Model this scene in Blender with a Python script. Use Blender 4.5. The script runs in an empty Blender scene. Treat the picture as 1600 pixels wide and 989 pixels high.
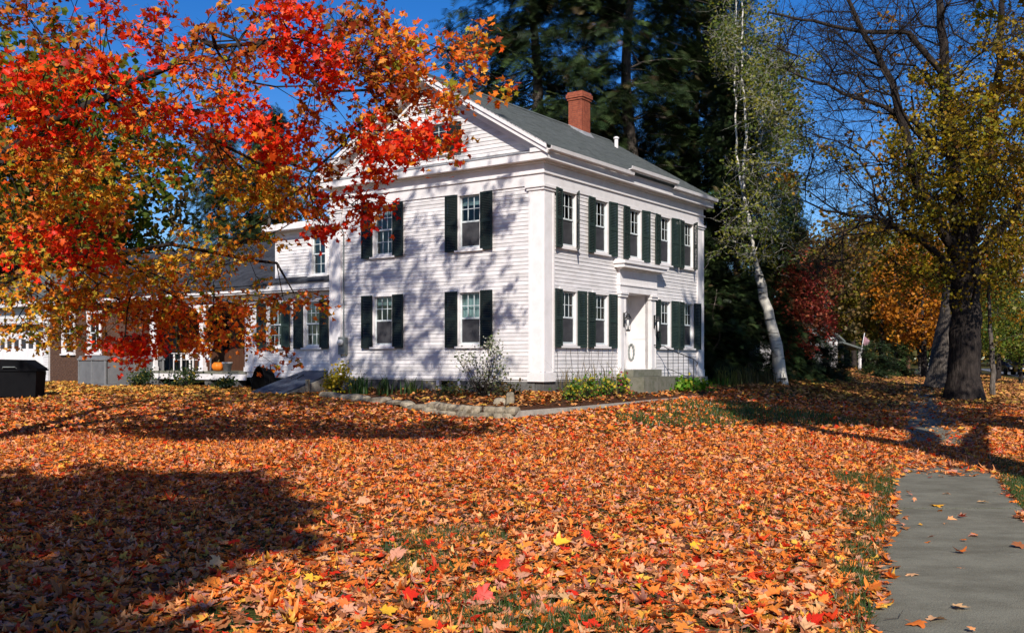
import bpy, math, random
import numpy as np
from mathutils import Vector, Matrix

R = math.radians
sc = bpy.context.scene
col = sc.collection
rnd = random.Random(7)
rg = np.random.default_rng(11)

# ------------------------------------------------------------------ camera, sky, sun, exposure
F = 1550.0                                   # focal length in photo pixels (photo 1600 wide)
HZ = 560.0                                   # horizon row
EYE = 1.6
cam = bpy.data.cameras.new('camera')
cam.sensor_width = 36.0
cam.lens = 36.0 * F / 1600.0
cam.shift_y = (HZ - 494.5) / 1600.0
cam.clip_start = 0.1
cam.clip_end = 3000
co = bpy.data.objects.new('camera', cam)
col.objects.link(co)
co.location = (0, 0, EYE)
co.rotation_euler = (R(90), 0, 0)
sc.camera = co

SUN_EL = R(34.0)
SUN_TR = Vector((0.02, 0.9998, 0)).normalized()      # way the light travels on the ground
sun_dir = Vector((SUN_TR.x * math.cos(SUN_EL), SUN_TR.y * math.cos(SUN_EL), -math.sin(SUN_EL)))
w = bpy.data.worlds.new('World')
sc.world = w
w.use_nodes = True
nt = w.node_tree
sky = nt.nodes.new('ShaderNodeTexSky')
sky.sky_type = 'NISHITA'
sky.sun_disc = False
sky.sun_elevation = SUN_EL
sky.sun_rotation = math.atan2(-SUN_TR.x, -SUN_TR.y)
sky.air_density = 1.0
sky.dust_density = 0.35
sky.ozone_density = 4.0
sky.altitude = 300
hs = nt.nodes.new('ShaderNodeHueSaturation')
hs.inputs['Hue'].default_value = 0.513
hs.inputs['Saturation'].default_value = 1.36
nt.links.new(sky.outputs[0], hs.inputs['Color'])
nt.links.new(hs.outputs[0], nt.nodes['Background'].inputs[0])
nt.nodes['Background'].inputs[1].default_value = 0.098
sl = bpy.data.lights.new('sun', 'SUN')
sl.energy = 4.6
sl.angle = R(0.53)
sl.color = (1.0, 0.94, 0.86)
so = bpy.data.objects.new('sun', sl)
col.objects.link(so)
so.rotation_euler = sun_dir.to_track_quat('-Z', 'Y').to_euler()
so.location = (0, -20, 30)
vs = sc.view_settings
vs.view_transform = 'Standard'
vs.look = 'None'
vs.exposure = 0.36
vs.gamma = 1.0
vs.use_curve_mapping = False
sc.cycles.max_bounces = 8
sc.cycles.transparent_max_bounces = 12


# ------------------------------------------------------------------ helpers
def ss(a, b, x):
    t = np.clip((np.asarray(x, float) - a) / (b - a), 0, 1)
    return t * t * (3 - 2 * t)


def at(px, py, Y):
    return np.array([(px - 800) / F * Y, Y, EYE + (HZ - py) / F * Y])


def proj(P):
    P = np.asarray(P, float)
    return 800 + F * P[..., 0] / P[..., 1], HZ - F * (P[..., 2] - EYE) / P[..., 1]


def walk_edge(y):
    return 2.08 + 0.408 * (np.asarray(y, float) - 5.78)


WALK_W = 1.38


def vnoise(x, y, s, seed=0):
    """smooth value noise in 0..1"""
    x = np.asarray(x, float) / s
    y = np.asarray(y, float) / s
    xi = np.floor(x).astype(np.int64)
    yi = np.floor(y).astype(np.int64)
    fx = x - xi
    fy = y - yi
    fx = fx * fx * (3 - 2 * fx)
    fy = fy * fy * (3 - 2 * fy)

    def h(a, b):
        n = (a * 374761393 + b * 668265263 + seed * 1442695041) & 0x7fffffff
        n = ((n ^ (n >> 13)) * 1274126177) & 0x7fffffff
        return ((n ^ (n >> 16)) & 0xffff) / 65535.0
    return (h(xi, yi) * (1 - fx) + h(xi + 1, yi) * fx) * (1 - fy) + (h(xi, yi + 1) * (1 - fx) + h(xi + 1, yi + 1) * fx) * fy


def ground(x, y):
    x = np.asarray(x, float)
    y = np.asarray(y, float)
    e = walk_edge(y) - x
    rise = 0.55 * ss(18, 33, y) + 0.15 * ss(33, 45, y)
    k = ss(0.4, 6.0, e)
    bump = (vnoise(x, y, 2.7, 3) - 0.5) * 0.05 * ss(0.2, 2, np.abs(e + WALK_W / 2) - WALK_W / 2)
    return rise * k + bump


def mesh_np(name, V, Fs, mat=None, C=None, smooth=False):
    me = bpy.data.meshes.new(name)
    V = np.asarray(V, np.float32)
    if not isinstance(Fs, list):
        Fs = [Fs]
    Fs = [np.asarray(f, np.int32) for f in Fs if len(f)]
    me.vertices.add(len(V))
    me.vertices.foreach_set('co', V.ravel())
    loops = np.concatenate([f.ravel() for f in Fs])
    me.loops.add(len(loops))
    me.loops.foreach_set('vertex_index', loops)
    tot = np.concatenate([np.full(len(f), f.shape[1], np.int32) for f in Fs])
    me.polygons.add(len(tot))
    me.polygons.foreach_set('loop_start', np.concatenate([[0], np.cumsum(tot)[:-1]]).astype(np.int32))
    if smooth:
        me.polygons.foreach_set('use_smooth', np.ones(len(tot), bool))
    me.update(calc_edges=True)
    if C is not None:
        a = me.color_attributes.new('col', 'FLOAT_COLOR', 'POINT')
        C4 = np.ones((len(V), 4), np.float32)
        C4[:, :3] = C
        a.data.foreach_set('color', C4.ravel())
    if mat:
        me.materials.append(mat)
    return me


def obj(name, me, parent=None, kind=None, loc=None, rz=None):
    o = bpy.data.objects.new(name, me)
    col.objects.link(o)
    if parent:
        o.parent = parent
    if kind:
        o['kind'] = kind
    if loc is not None:
        o.location = loc
    if rz is not None:
        o.rotation_euler = (0, 0, rz)
    return o


def tag(o, label, cat, group=None):
    o['label'] = label
    o['category'] = cat
    if group:
        o['group'] = group
    return o


OFF = {}


def thing(name, label, cat, loc=(0, 0, 0), rz=0.0, group=None):
    o = bpy.data.objects.new(name, None)
    o.empty_display_size = 0.2
    col.objects.link(o)
    o.location = loc
    o.rotation_euler = (0, 0, rz)
    return tag(o, label, cat, group)


class MB:
    """collects boxes, prisms and tubes, then makes one mesh"""

    def __init__(s):
        s.V = []
        s.F = []

    def hexa(s, p):
        b = len(s.V)
        s.V += [tuple(q) for q in p]
        for f in ((0, 3, 2, 1), (4, 5, 6, 7), (0, 1, 5, 4), (1, 2, 6, 5), (2, 3, 7, 6), (3, 0, 4, 7)):
            s.F.append(tuple(b + i for i in f))
        return s

    def box(s, x0, x1, y0, y1, z0, z1):
        return s.hexa(((x0, y0, z0), (x1, y0, z0), (x1, y1, z0), (x0, y1, z0), (x0, y0, z1), (x1, y0, z1), (x1, y1, z1), (x0, y1, z1)))

    def prism(s, pts, axis, a0, a1):
        """polygon pts in the two other axes, extruded along axis"""
        b = len(s.V)
        n = len(pts)
        for a in (a0, a1):
            for (u, v) in pts:
                s.V.append((a, u, v) if axis == 0 else (u, a, v) if axis == 1 else (u, v, a))
        s.F.append(tuple(b + i for i in range(n))[::-1])
        s.F.append(tuple(b + n + i for i in range(n)))
        for i in range(n):
            j = (i + 1) % n
            s.F.append((b + i, b + j, b + n + j, b + n + i))
        return s

    def tube(s, pts, r, k=6, caps=True):
        pts = [Vector(p) for p in pts]
        rs = r if isinstance(r, (list, tuple)) else [r] * len(pts)
        b = len(s.V)
        for i, p in enumerate(pts):
            d = (pts[min(i + 1, len(pts) - 1)] - pts[max(i - 1, 0)]).normalized()
            ref = Vector((0.31, 0.9, 0.3)) if abs(d.z) > 0.7 else Vector((0, 0, 1))
            x = d.cross(ref).normalized()
            y = d.cross(x)
            for j in range(k):
                a = 2 * math.pi * j / k
                s.V.append(tuple(p + (x * math.cos(a) + y * math.sin(a)) * rs[i]))
        for i in range(len(pts) - 1):
            for j in range(k):
                j2 = (j + 1) % k
                s.F.append((b + i * k + j, b + i * k + j2, b + (i + 1) * k + j2, b + (i + 1) * k + j))
        if caps:
            s.F.append(tuple(b + j for j in range(k))[::-1])
            s.F.append(tuple(b + (len(pts) - 1) * k + j for j in range(k)))
        return s

    def lathe(s, cx, cy, prof, k=16, wob=0.0):
        b = len(s.V)
        for (r, z) in prof:
            for j in range(k):
                a = 2 * math.pi * j / k
                rr = r * (1 + wob * math.cos(a * 8))
                s.V.append((cx + rr * math.cos(a), cy + rr * math.sin(a), z))
        for i in range(len(prof) - 1):
            for j in range(k):
                j2 = (j + 1) % k
                s.F.append((b + i * k + j, b + i * k + j2, b + (i + 1) * k + j2, b + (i + 1) * k + j))
        s.F.append(tuple(b + j for j in range(k))[::-1])
        s.F.append(tuple(b + (len(prof) - 1) * k + j for j in range(k)))
        return s

    def mesh(s, name, mat, off=(0, 0, 0), smooth=False):
        me = bpy.data.meshes.new(name)
        me.from_pydata([(v[0] - off[0], v[1] - off[1], v[2] - off[2]) for v in s.V], [], s.F)
        if smooth:
            me.polygons.foreach_set('use_smooth', [True] * len(me.polygons))
        if mat:
            me.materials.append(mat)
        me.update()
        return me

    def build(s, name, mat, root=None, parent=None, kind=None, smooth=False):
        off = OFF.get(root.name, (0, 0, 0)) if root else (0, 0, 0)
        return obj(name, s.mesh(name, mat, off, smooth), parent or root, kind)


# ------------------------------------------------------------------ materials
def nmat(name):
    m = bpy.data.materials.new(name)
    m.use_nodes = True
    n = m.node_tree
    return m, n, n.nodes, n.links, n.nodes['Principled BSDF']


def mat(name, c, rough=0.7, var=0.15, scale=6.0, c2=None, bump=0.0, bscale=40.0, spec=0.3, objvar=0.0, stretch=None, metal=0.0, bdist=0.02):
    """surface with noise in its colour, a second tone, fine relief, and a little change per object"""
    m, n, N, L, P = nmat(name)
    P.inputs['Roughness'].default_value = rough
    P.inputs['Specular IOR Level'].default_value = spec
    P.inputs['Metallic'].default_value = metal
    tc = N.new('ShaderNodeTexCoord')
    mp = N.new('ShaderNodeMapping')
    L.new(tc.outputs['Object'], mp.inputs[0])
    if stretch:
        mp.inputs['Scale'].default_value = stretch
    ns = N.new('ShaderNodeTexNoise')
    ns.inputs['Scale'].default_value = scale
    ns.inputs['Detail'].default_value = 6
    ns.inputs['Roughness'].default_value = 0.65
    L.new(mp.outputs[0], ns.inputs['Vector'])
    rp = N.new('ShaderNodeValToRGB')
    c2 = c2 or tuple(max(0, v * (1 - 2 * var)) for v in c)
    rp.color_ramp.elements[0].color = (*c2, 1)
    rp.color_ramp.elements[0].position = 0.3
    rp.color_ramp.elements[1].color = (*c, 1)
    rp.color_ramp.elements[1].position = 0.62
    L.new(ns.outputs['Fac'], rp.inputs[0])
    out = rp.outputs[0]
    if objvar:
        oi = N.new('ShaderNodeObjectInfo')
        mr = N.new('ShaderNodeMapRange')
        mr.inputs['To Min'].default_value = 1 - objvar
        mr.inputs['To Max'].default_value = 1 + objvar * 0.3
        L.new(oi.outputs['Random'], mr.inputs[0])
        h = N.new('ShaderNodeHueSaturation')
        L.new(mr.outputs[0], h.inputs['Value'])
        L.new(out, h.inputs['Color'])
        out = h.outputs[0]
    L.new(out, P.inputs['Base Color'])
    if bump:
        n2 = N.new('ShaderNodeTexNoise')
        n2.inputs['Scale'].default_value = bscale
        n2.inputs['Detail'].default_value = 5
        L.new(mp.outputs[0], n2.inputs['Vector'])
        b = N.new('ShaderNodeBump')
        b.inputs['Strength'].default_value = bump
        b.inputs['Distance'].default_value = bdist
        L.new(n2.outputs['Fac'], b.inputs['Height'])
        L.new(b.outputs[0], P.inputs['Normal'])
    return m


def leafmat(name, src='attr', trans=0.4, gloss=0.04, sat=1.1):
    m, n, N, L, P = nmat(name)
    N.remove(P)
    out = N['Material Output']
    if src == 'attr':
        a = N.new('ShaderNodeAttribute')
        a.attribute_name = 'col'
        c = a.outputs['Color']
    else:
        a = N.new('ShaderNodeObjectInfo')
        c = a.outputs['Color']
    tc = N.new('ShaderNodeTexCoord')
    ns = N.new('ShaderNodeTexNoise')
    ns.inputs['Scale'].default_value = 22 if src == 'attr' else 9
    L.new(tc.outputs['Object'], ns.inputs['Vector'])
    mx = N.new('ShaderNodeMix')
    mx.data_type = 'RGBA'
    mx.blend_type = 'MULTIPLY'
    mx.inputs[0].default_value = 0.5
    L.new(c, mx.inputs[6])
    rp = N.new('ShaderNodeValToRGB')
    rp.color_ramp.elements[0].color = (0.72, 0.66, 0.6, 1)
    rp.color_ramp.elements[0].position = 0.35
    rp.color_ramp.elements[1].position = 0.6
    L.new(ns.outputs['Fac'], rp.inputs[0])
    L.new(rp.outputs[0], mx.inputs[7])
    c = mx.outputs[2]
    d = N.new('ShaderNodeBsdfDiffuse')
    t = N.new('ShaderNodeBsdfTranslucent')
    g = N.new('ShaderNodeBsdfGlossy')
    g.inputs['Roughness'].default_value = 0.45
    h = N.new('ShaderNodeHueSaturation')
    h.inputs['Saturation'].default_value = sat
    L.new(c, d.inputs[0])
    L.new(c, h.inputs['Color'])
    L.new(h.outputs[0], t.inputs[0])
    m1 = N.new('ShaderNodeMixShader')
    m1.inputs[0].default_value = trans
    L.new(d.outputs[0], m1.inputs[1])
    L.new(t.outputs[0], m1.inputs[2])
    m2 = N.new('ShaderNodeMixShader')
    m2.inputs[0].default_value = gloss
    L.new(m1.outputs[0], m2.inputs[1])
    L.new(g.outputs[0], m2.inputs[2])
    L.new(m2.outputs[0], out.inputs[0])
    return m


def glassmat(name, tint=(0.75, 0.8, 0.8), refl=0.25):
    m, n, N, L, P = nmat(name)
    N.remove(P)
    t = N.new('ShaderNodeBsdfTransparent')
    t.inputs[0].default_value = (*tint, 1)
    g = N.new('ShaderNodeBsdfGlossy')
    g.inputs['Roughness'].default_value = 0.02
    tc = N.new('ShaderNodeTexCoord')
    ns = N.new('ShaderNodeTexNoise')
    ns.inputs['Scale'].default_value = 3.0
    L.new(tc.outputs['Object'], ns.inputs['Vector'])
    b = N.new('ShaderNodeBump')
    b.inputs['Strength'].default_value = 0.12
    b.inputs['Distance'].default_value = 0.05
    L.new(ns.outputs['Fac'], b.inputs['Height'])
    L.new(b.outputs[0], g.inputs['Normal'])
    lw = N.new('ShaderNodeLayerWeight')
    lw.inputs[0].default_value = refl
    mx = N.new('ShaderNodeMixShader')
    L.new(lw.outputs['Fresnel'], mx.inputs[0])
    L.new(t.outputs[0], mx.inputs[1])
    L.new(g.outputs[0], mx.inputs[2])
    L.new(mx.outputs[0], N['Material Output'].inputs[0])
    return m


M = {}
M['paint'] = mat('white_paint', (0.78, 0.74, 0.725), 0.55, c2=(0.58, 0.55, 0.53), scale=1.7, bump=0.15, bscale=60, objvar=0.15, stretch=(1, 1, 3))
M['trim'] = mat('white_trim', (0.80, 0.76, 0.745), 0.5, c2=(0.70, 0.66, 0.64), scale=3.0, bump=0.08, bscale=50, objvar=0.05)
M['shutter'] = mat('green_shutter_paint', (0.026, 0.044, 0.036), 0.55, c2=(0.012, 0.023, 0.019), scale=4, bump=0.1, objvar=0.25)
M['shaded_shutter'] = mat('shaded_shutter_paint', (0.012, 0.02, 0.017), 0.5, c2=(0.007, 0.011, 0.010), scale=4, bump=0.1, objvar=0.25)  # the green shutter paint again, darkened as though unlit
M['sash'] = mat('sash_paint', (0.62, 0.66, 0.66), 0.5, c2=(0.5, 0.54, 0.54), scale=6)
M['curtain'] = mat('curtain_cloth', (0.5, 0.62, 0.62), 0.9, c2=(0.3, 0.42, 0.44), scale=3, stretch=(9, 9, 0.6))
M['screen'] = mat('insect_screen', (0.06, 0.06, 0.065), 0.8, c2=(0.03, 0.03, 0.034), scale=3, spec=0.1)
M['glass'] = glassmat('window_glass')
M['dark_room'] = mat('room_dark', (0.05, 0.045, 0.04), 0.9)
M['shingle'] = mat('asphalt_shingle', (0.135, 0.148, 0.142), 0.9, c2=(0.075, 0.085, 0.08), scale=2.6, stretch=(0.8, 5, 5), bump=0.5, bscale=90, spec=0.15)
M['shingle_old'] = mat('old_asphalt_shingle', (0.055, 0.058, 0.068), 0.9, c2=(0.022, 0.023, 0.028), scale=1.6, bump=0.5, bscale=90, spec=0.15)
M['brick'] = mat('chimney_brick', (0.36, 0.10, 0.05), 0.85, c2=(0.20, 0.05, 0.03), scale=9, bump=0.4, bscale=70)
M['old_brick'] = mat('wall_brick', (0.12, 0.06, 0.035), 0.85, c2=(0.06, 0.03, 0.02), scale=8, bump=0.4, bscale=70)
M['mortar'] = mat('mortar', (0.30, 0.25, 0.21), 0.95, scale=20, bump=0.4)
M['lead'] = mat('lead_flashing', (0.42, 0.42, 0.42), 0.5, c2=(0.28, 0.28, 0.29), scale=9, metal=0.3)
M['granite'] = mat('granite_block', (0.15, 0.145, 0.135), 0.9, c2=(0.07, 0.068, 0.062), scale=7, bump=0.6, bscale=35, objvar=0.3)
M['fieldstone'] = mat('pale_fieldstone', (0.38, 0.32, 0.23), 0.9, c2=(0.13, 0.11, 0.075), scale=6, bump=0.6, bscale=30, objvar=0.35)
M['concrete'] = mat('concrete_kerb', (0.40, 0.36, 0.30), 0.9, c2=(0.22, 0.20, 0.165), scale=4, bump=0.5, bscale=45, objvar=0.2)
M['step'] = mat('mossy_step_stone', (0.20, 0.19, 0.15), 0.9, c2=(0.11, 0.115, 0.075), scale=5, bump=0.5, bscale=40, objvar=0.2)
M['iron'] = mat('black_iron', (0.012, 0.012, 0.013), 0.45, scale=12)
M['greymetal'] = mat('grey_metal', (0.20, 0.22, 0.21), 0.5, scale=8)
M['wood_brown'] = mat('brown_wood', (0.085, 0.034, 0.017), 0.6, c2=(0.04, 0.016, 0.009), scale=4, stretch=(8, 8, 0.7), bump=0.2)
M['blue_door'] = mat('slate_blue_paint', (0.06, 0.075, 0.11), 0.5, c2=(0.035, 0.045, 0.065), scale=5, bump=0.2)
M['tub'] = mat('grey_panel_plastic', (0.17, 0.17, 0.17), 0.55, c2=(0.12, 0.12, 0.12), scale=3)
M['tub_trim'] = mat('grey_trim_plastic', (0.22, 0.22, 0.22), 0.5, scale=5)
M['black'] = mat('black_plastic', (0.006, 0.006, 0.007), 0.85, spec=0.1, c2=(0.004, 0.004, 0.005), scale=5)
M['pumpkin'] = mat('pumpkin_skin', (0.75, 0.20, 0.012), 0.5, c2=(0.6, 0.13, 0.01), scale=8)
M['stem'] = mat('pumpkin_stem', (0.12, 0.11, 0.04), 0.8)
M['candle'] = mat('white_candle_tube', (0.85, 0.85, 0.83), 0.4)
M['bark'] = mat('grey_brown_bark', (0.050, 0.039, 0.033), 0.95, c2=(0.014, 0.011, 0.010), scale=4, stretch=(3, 3, 0.6), bump=1.0, bscale=5, spec=0.1, bdist=0.09)
M['bark_pale'] = mat('pale_grey_bark', (0.15, 0.125, 0.105), 0.95, c2=(0.055, 0.045, 0.038), scale=4, stretch=(3, 3, 0.6), bump=1.0, bscale=5, spec=0.1, bdist=0.09)
M['needle'] = leafmat('needles', 'attr', 0.15, 0.03, 1.0)
M['leaf'] = leafmat('leaves', 'attr', 0.42, 0.015, 1.12)
M['litter'] = leafmat('dry_leaves', 'attr', 0.12, 0.02, 1.0)
M['one_litter'] = leafmat('dry_leaf', 'obj', 0.12, 0.02, 1.0)
M['one_leaf'] = leafmat('tree_leaf', 'obj', 0.42, 0.015, 1.12)
M['grass'] = leafmat('grass_blades', 'attr', 0.3, 0.03, 1.0)
M['mulch'] = mat('dark_mulch', (0.075, 0.033, 0.018), 0.95, c2=(0.03, 0.014, 0.009), scale=14, bump=1.0, bscale=50, spec=0.1)
M['asphalt'] = mat('road_asphalt', (0.075, 0.078, 0.085), 0.85, c2=(0.05, 0.052, 0.056), scale=3, bump=0.4, bscale=120)
M['line'] = mat('road_paint', (0.75, 0.75, 0.72), 0.6, scale=20)
M['car'] = mat('dark_car_paint', (0.012, 0.014, 0.018), 0.25, scale=3, spec=0.5)
M['yellowcar'] = mat('yellow_paint', (0.65, 0.36, 0.02), 0.35, scale=3, spec=0.5)
M['rubber'] = mat('tyre_rubber', (0.015, 0.015, 0.015), 0.8)
M['lens'] = mat('lamp_lens', (0.7, 0.7, 0.68), 0.2)
M['wood_post'] = mat('weathered_post', (0.16, 0.08, 0.045), 0.9, scale=6)
M['pink'] = mat('pale_pink_cloth', (0.36, 0.2, 0.23), 0.8, scale=6)
M['terracotta'] = mat('pale_pot', (0.62, 0.6, 0.57), 0.8, scale=9)


def birch_bark():
    m, n, N, L, P = nmat('birch_bark')
    tc = N.new('ShaderNodeTexCoord')
    mp = N.new('ShaderNodeMapping')
    mp.inputs['Scale'].default_value = (1.2, 1.2, 5.0)
    L.new(tc.outputs['Object'], mp.inputs[0])
    ns = N.new('ShaderNodeTexNoise')
    ns.inputs['Scale'].default_value = 1.3
    ns.inputs['Detail'].default_value = 5
    L.new(mp.outputs[0], ns.inputs['Vector'])
    rp = N.new('ShaderNodeValToRGB')
    e = rp.color_ramp.elements
    e[0].color = (0.03, 0.028, 0.025, 1)
    e[0].position = 0.36
    e[1].color = (0.62, 0.58, 0.5, 1)
    e[1].position = 0.46
    L.new(ns.outputs['Fac'], rp.inputs[0])
    L.new(rp.outputs[0], P.inputs['Base Color'])
    P.inputs['Roughness'].default_value = 0.8
    return m


M['birch'] = birch_bark()


def ground_mat():
    m, n, N, L, P = nmat('lawn_soil')
    tc = N.new('ShaderNodeTexCoord')
    a = N.new('ShaderNodeTexNoise')
    a.inputs['Scale'].default_value = 0.7
    a.inputs['Detail'].default_value = 8
    L.new(tc.outputs['Object'], a.inputs['Vector'])
    b = N.new('ShaderNodeTexNoise')
    b.inputs['Scale'].default_value = 24
    b.inputs['Detail'].default_value = 4
    L.new(tc.outputs['Object'], b.inputs['Vector'])
    r1 = N.new('ShaderNodeValToRGB')
    r1.color_ramp.elements[0].color = (0.05, 0.075, 0.016, 1)
    r1.color_ramp.elements[0].position = 0.4
    r1.color_ramp.elements[1].color = (0.085, 0.042, 0.02, 1)
    r1.color_ramp.elements[1].position = 0.6
    L.new(a.outputs['Fac'], r1.inputs[0])
    r2 = N.new('ShaderNodeValToRGB')
    r2.color_ramp.elements[0].color = (0.35, 0.35, 0.35, 1)
    r2.color_ramp.elements[0].position = 0.3
    r2.color_ramp.elements[1].color = (1.6, 1.5, 1.3, 1)
    r2.color_ramp.elements[1].position = 0.7
    L.new(b.outputs['Fac'], r2.inputs[0])
    mx = N.new('ShaderNodeMix')
    mx.data_type = 'RGBA'
    mx.blend_type = 'MULTIPLY'
    mx.inputs[0].default_value = 1
    L.new(r1.outputs[0], mx.inputs[6])
    L.new(r2.outputs[0], mx.inputs[7])
    L.new(mx.outputs[2], P.inputs['Base Color'])
    P.inputs['Roughness'].default_value = 0.95
    P.inputs['Specular IOR Level'].default_value = 0.1
    bp = N.new('ShaderNodeBump')
    bp.inputs['Strength'].default_value = 0.9
    bp.inputs['Distance'].default_value = 0.05
    L.new(b.outputs['Fac'], bp.inputs['Height'])
    L.new(bp.outputs[0], P.inputs['Normal'])
    return m


M['ground'] = ground_mat()


def walk_mat():
    m, n, N, L, P = nmat('worn_asphalt_walk')
    tc = N.new('ShaderNodeTexCoord')
    a = N.new('ShaderNodeTexNoise')
    a.inputs['Scale'].default_value = 1.6
    a.inputs['Detail'].default_value = 7
    a.inputs['Roughness'].default_value = 0.7
    mp = N.new('ShaderNodeMapping')
    mp.inputs['Scale'].default_value = (1.0, 1.5, 1)
    L.new(tc.outputs['Object'], mp.inputs[0])
    L.new(mp.outputs[0], a.inputs['Vector'])
    r1 = N.new('ShaderNodeValToRGB')
    r1.color_ramp.elements[0].color = (0.155, 0.145, 0.108, 1)
    r1.color_ramp.elements[0].position = 0.36
    r1.color_ramp.elements[1].color = (0.235, 0.225, 0.172, 1)
    r1.color_ramp.elements[1].position = 0.6
    L.new(a.outputs['Fac'], r1.inputs[0])
    b = N.new('ShaderNodeTexVoronoi')
    b.inputs['Scale'].default_value = 110
    L.new(tc.outputs['Object'], b.inputs['Vector'])
    r2 = N.new('ShaderNodeValToRGB')
    r2.color_ramp.elements[0].color = (1.25, 1.22, 1.15, 1)
    r2.color_ramp.elements[1].color = (0.7, 0.7, 0.7, 1)
    r2.color_ramp.elements[1].position = 0.75
    L.new(b.outputs['Distance'], r2.inputs[0])
    mx = N.new('ShaderNodeMix')
    mx.data_type = 'RGBA'
    mx.blend_type = 'MULTIPLY'
    mx.inputs[0].default_value = 1
    L.new(r1.outputs[0], mx.inputs[6])
    L.new(r2.outputs[0], mx.inputs[7])
    L.new(mx.outputs[2], P.inputs['Base Color'])
    P.inputs['Roughness'].default_value = 0.9
    P.inputs['Specular IOR Level'].default_value = 0.2
    bp = N.new('ShaderNodeBump')
    bp.inputs['Strength'].default_value = 0.5
    bp.inputs['Distance'].default_value = 0.01
    L.new(b.outputs['Distance'], bp.inputs['Height'])
    L.new(bp.outputs[0], P.inputs['Normal'])
    return m


M['walk'] = walk_mat()

# ------------------------------------------------------------------ ground, sidewalk, road
ys = np.concatenate([np.linspace(-400, -20, 14), np.linspace(-15, 3, 10), np.linspace(3.5, 50, 156), np.linspace(52, 140, 40), np.linspace(150, 1800, 24)])
xs = np.concatenate([np.linspace(-1500, -60, 18), np.linspace(-55, -22, 16), np.linspace(-21, 24, 150), np.linspace(25, 60, 24), np.linspace(70, 1500, 20)])
X, Y = np.meshgrid(xs, ys)
Z = ground(X, Y)
nx, ny = len(xs), len(ys)
idx = np.arange(nx * ny).reshape(ny, nx)
Q = np.stack([idx[:-1, :-1], idx[:-1, 1:], idx[1:, 1:], idx[1:, :-1]], -1).reshape(-1, 4)
obj('lawn', mesh_np('lawn', np.stack([X, Y, Z], -1).reshape(-1, 3), Q, M['ground'], smooth=True), kind='structure')

sw = bpy.data.objects.new('sidewalk', None)
col.objects.link(sw)
sw['kind'] = 'structure'
joints = [-6, 0.2, 5.2, 10.4, 15.4, 20.6, 25.6, 30.7, 35.6, 41, 46, 51, 56, 62, 68, 75, 83, 92, 102, 115, 130, 150]
for a, b in zip(joints[:-1], joints[1:]):
    m = MB()
    n = 10
    g = 0.02
    yy = np.linspace(a + g, b - g, n + 1)
    for i in range(n):
        p = []
        for zz in (-0.06, 0.03):
            for (yv, side) in ((yy[i], 0), (yy[i], 1), (yy[i + 1], 1), (yy[i + 1], 0)):
                x = float(walk_edge(yv)) + side * WALK_W + (vnoise(yv, side * 9, 0.5, 5) - 0.5) * 0.05
                p.append((x, yv, zz + (vnoise(yv, a, 2.5, 8) - 0.5) * 0.006))
        m.hexa(p)
    m.build('paving_slab', M['walk'], sw)
m = MB()
for a, b in zip(np.linspace(-20, 320, 35)[:-1], np.linspace(-20, 320, 35)[1:]):
    m.V += [(float(walk_edge(v)) + WALK_W + o, v, 0.03) for v, o in ((a, 7.5), (a, 14.6), (b, 14.6), (b, 7.5))]
    k = len(m.V) - 4
    m.F.append((k, k + 1, k + 2, k + 3))
rd = m.build('road', M['asphalt'], kind='structure')
m = MB()
for a, b in zip(np.linspace(-20, 320, 35)[:-1], np.linspace(-20, 320, 35)[1:]):
    m.V += [(float(walk_edge(v)) + WALK_W + o, v, 0.036) for v, o in ((a, 8.3), (a, 8.46), (b, 8.46), (b, 8.3))]
    k = len(m.V) - 4
    m.F.append((k, k + 1, k + 2, k + 3))
m.build('edge_line', M['line'], rd)

# ------------------------------------------------------------------ farmhouse (local frame: x along the front wall, y along the gable wall)
CX, CY = 0.822, 26.0
HR = R(55.0)
LN, WD = 9.95, 7.75
cu, su = math.cos(HR), math.sin(HR)


def h2w(x, y, z=0.0):
    return (CX + cu * x - su * y, CY + su * x + cu * y, z)


def w2h(x, y):
    dx, dy = x - CX, y - CY
    return cu * dx + su * dy, -su * dx + cu * dy


def hthing(name, label, cat, lx, ly, z, group=None):
    o = thing(name, label, cat, h2w(lx, ly, z), HR, group)
    OFF[o.name] = (lx, ly, z)
    return o


def rects(a0, a1, z0, z1, ops):
    """split a wall rectangle around openings (a0,a1,z0,z1)"""
    zb = sorted({z0, z1} | {min(max(z, z0), z1) for o in ops for z in (o[2], o[3])})
    out = []
    for lo, hi in zip(zb[:-1], zb[1:]):
        if hi - lo < 1e-4:
            continue
        mid = (lo + hi) / 2
        cuts = sorted((o[0], o[1]) for o in ops if o[2] < mid < o[3])
        a = a0
        for c in cuts:
            if c[0] > a:
                out.append((a, min(c[0], a1), lo, hi))
            a = max(a, c[1])
        if a < a1:
            out.append((a, a1, lo, hi))
    return out


def front(a, o, z):
    return (a, -o, z)


def gable(a, o, z):
    return (-o, a, z)


def wing_plane(a, o, z):
    return (WX - o, a, z)


WX = 1.2


def pbox(mb, P, a0, a1, o0, o1, z0, z1):
    """box on a wall plane: along a, out o, up z"""
    p = [P(a0, o0, z0), P(a1, o0, z0), P(a1, o1, z0), P(a0, o1, z0), P(a0, o0, z1), P(a1, o0, z1), P(a1, o1, z1), P(a0, o1, z1)]
    if P is front:
        p = [p[i] for i in (3, 2, 1, 0, 7, 6, 5, 4)]
    xs_ = [q[0] for q in p]
    ys_ = [q[1] for q in p]
    return mb.box(min(xs_), max(xs_), min(ys_), max(ys_), z0, z1)


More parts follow.
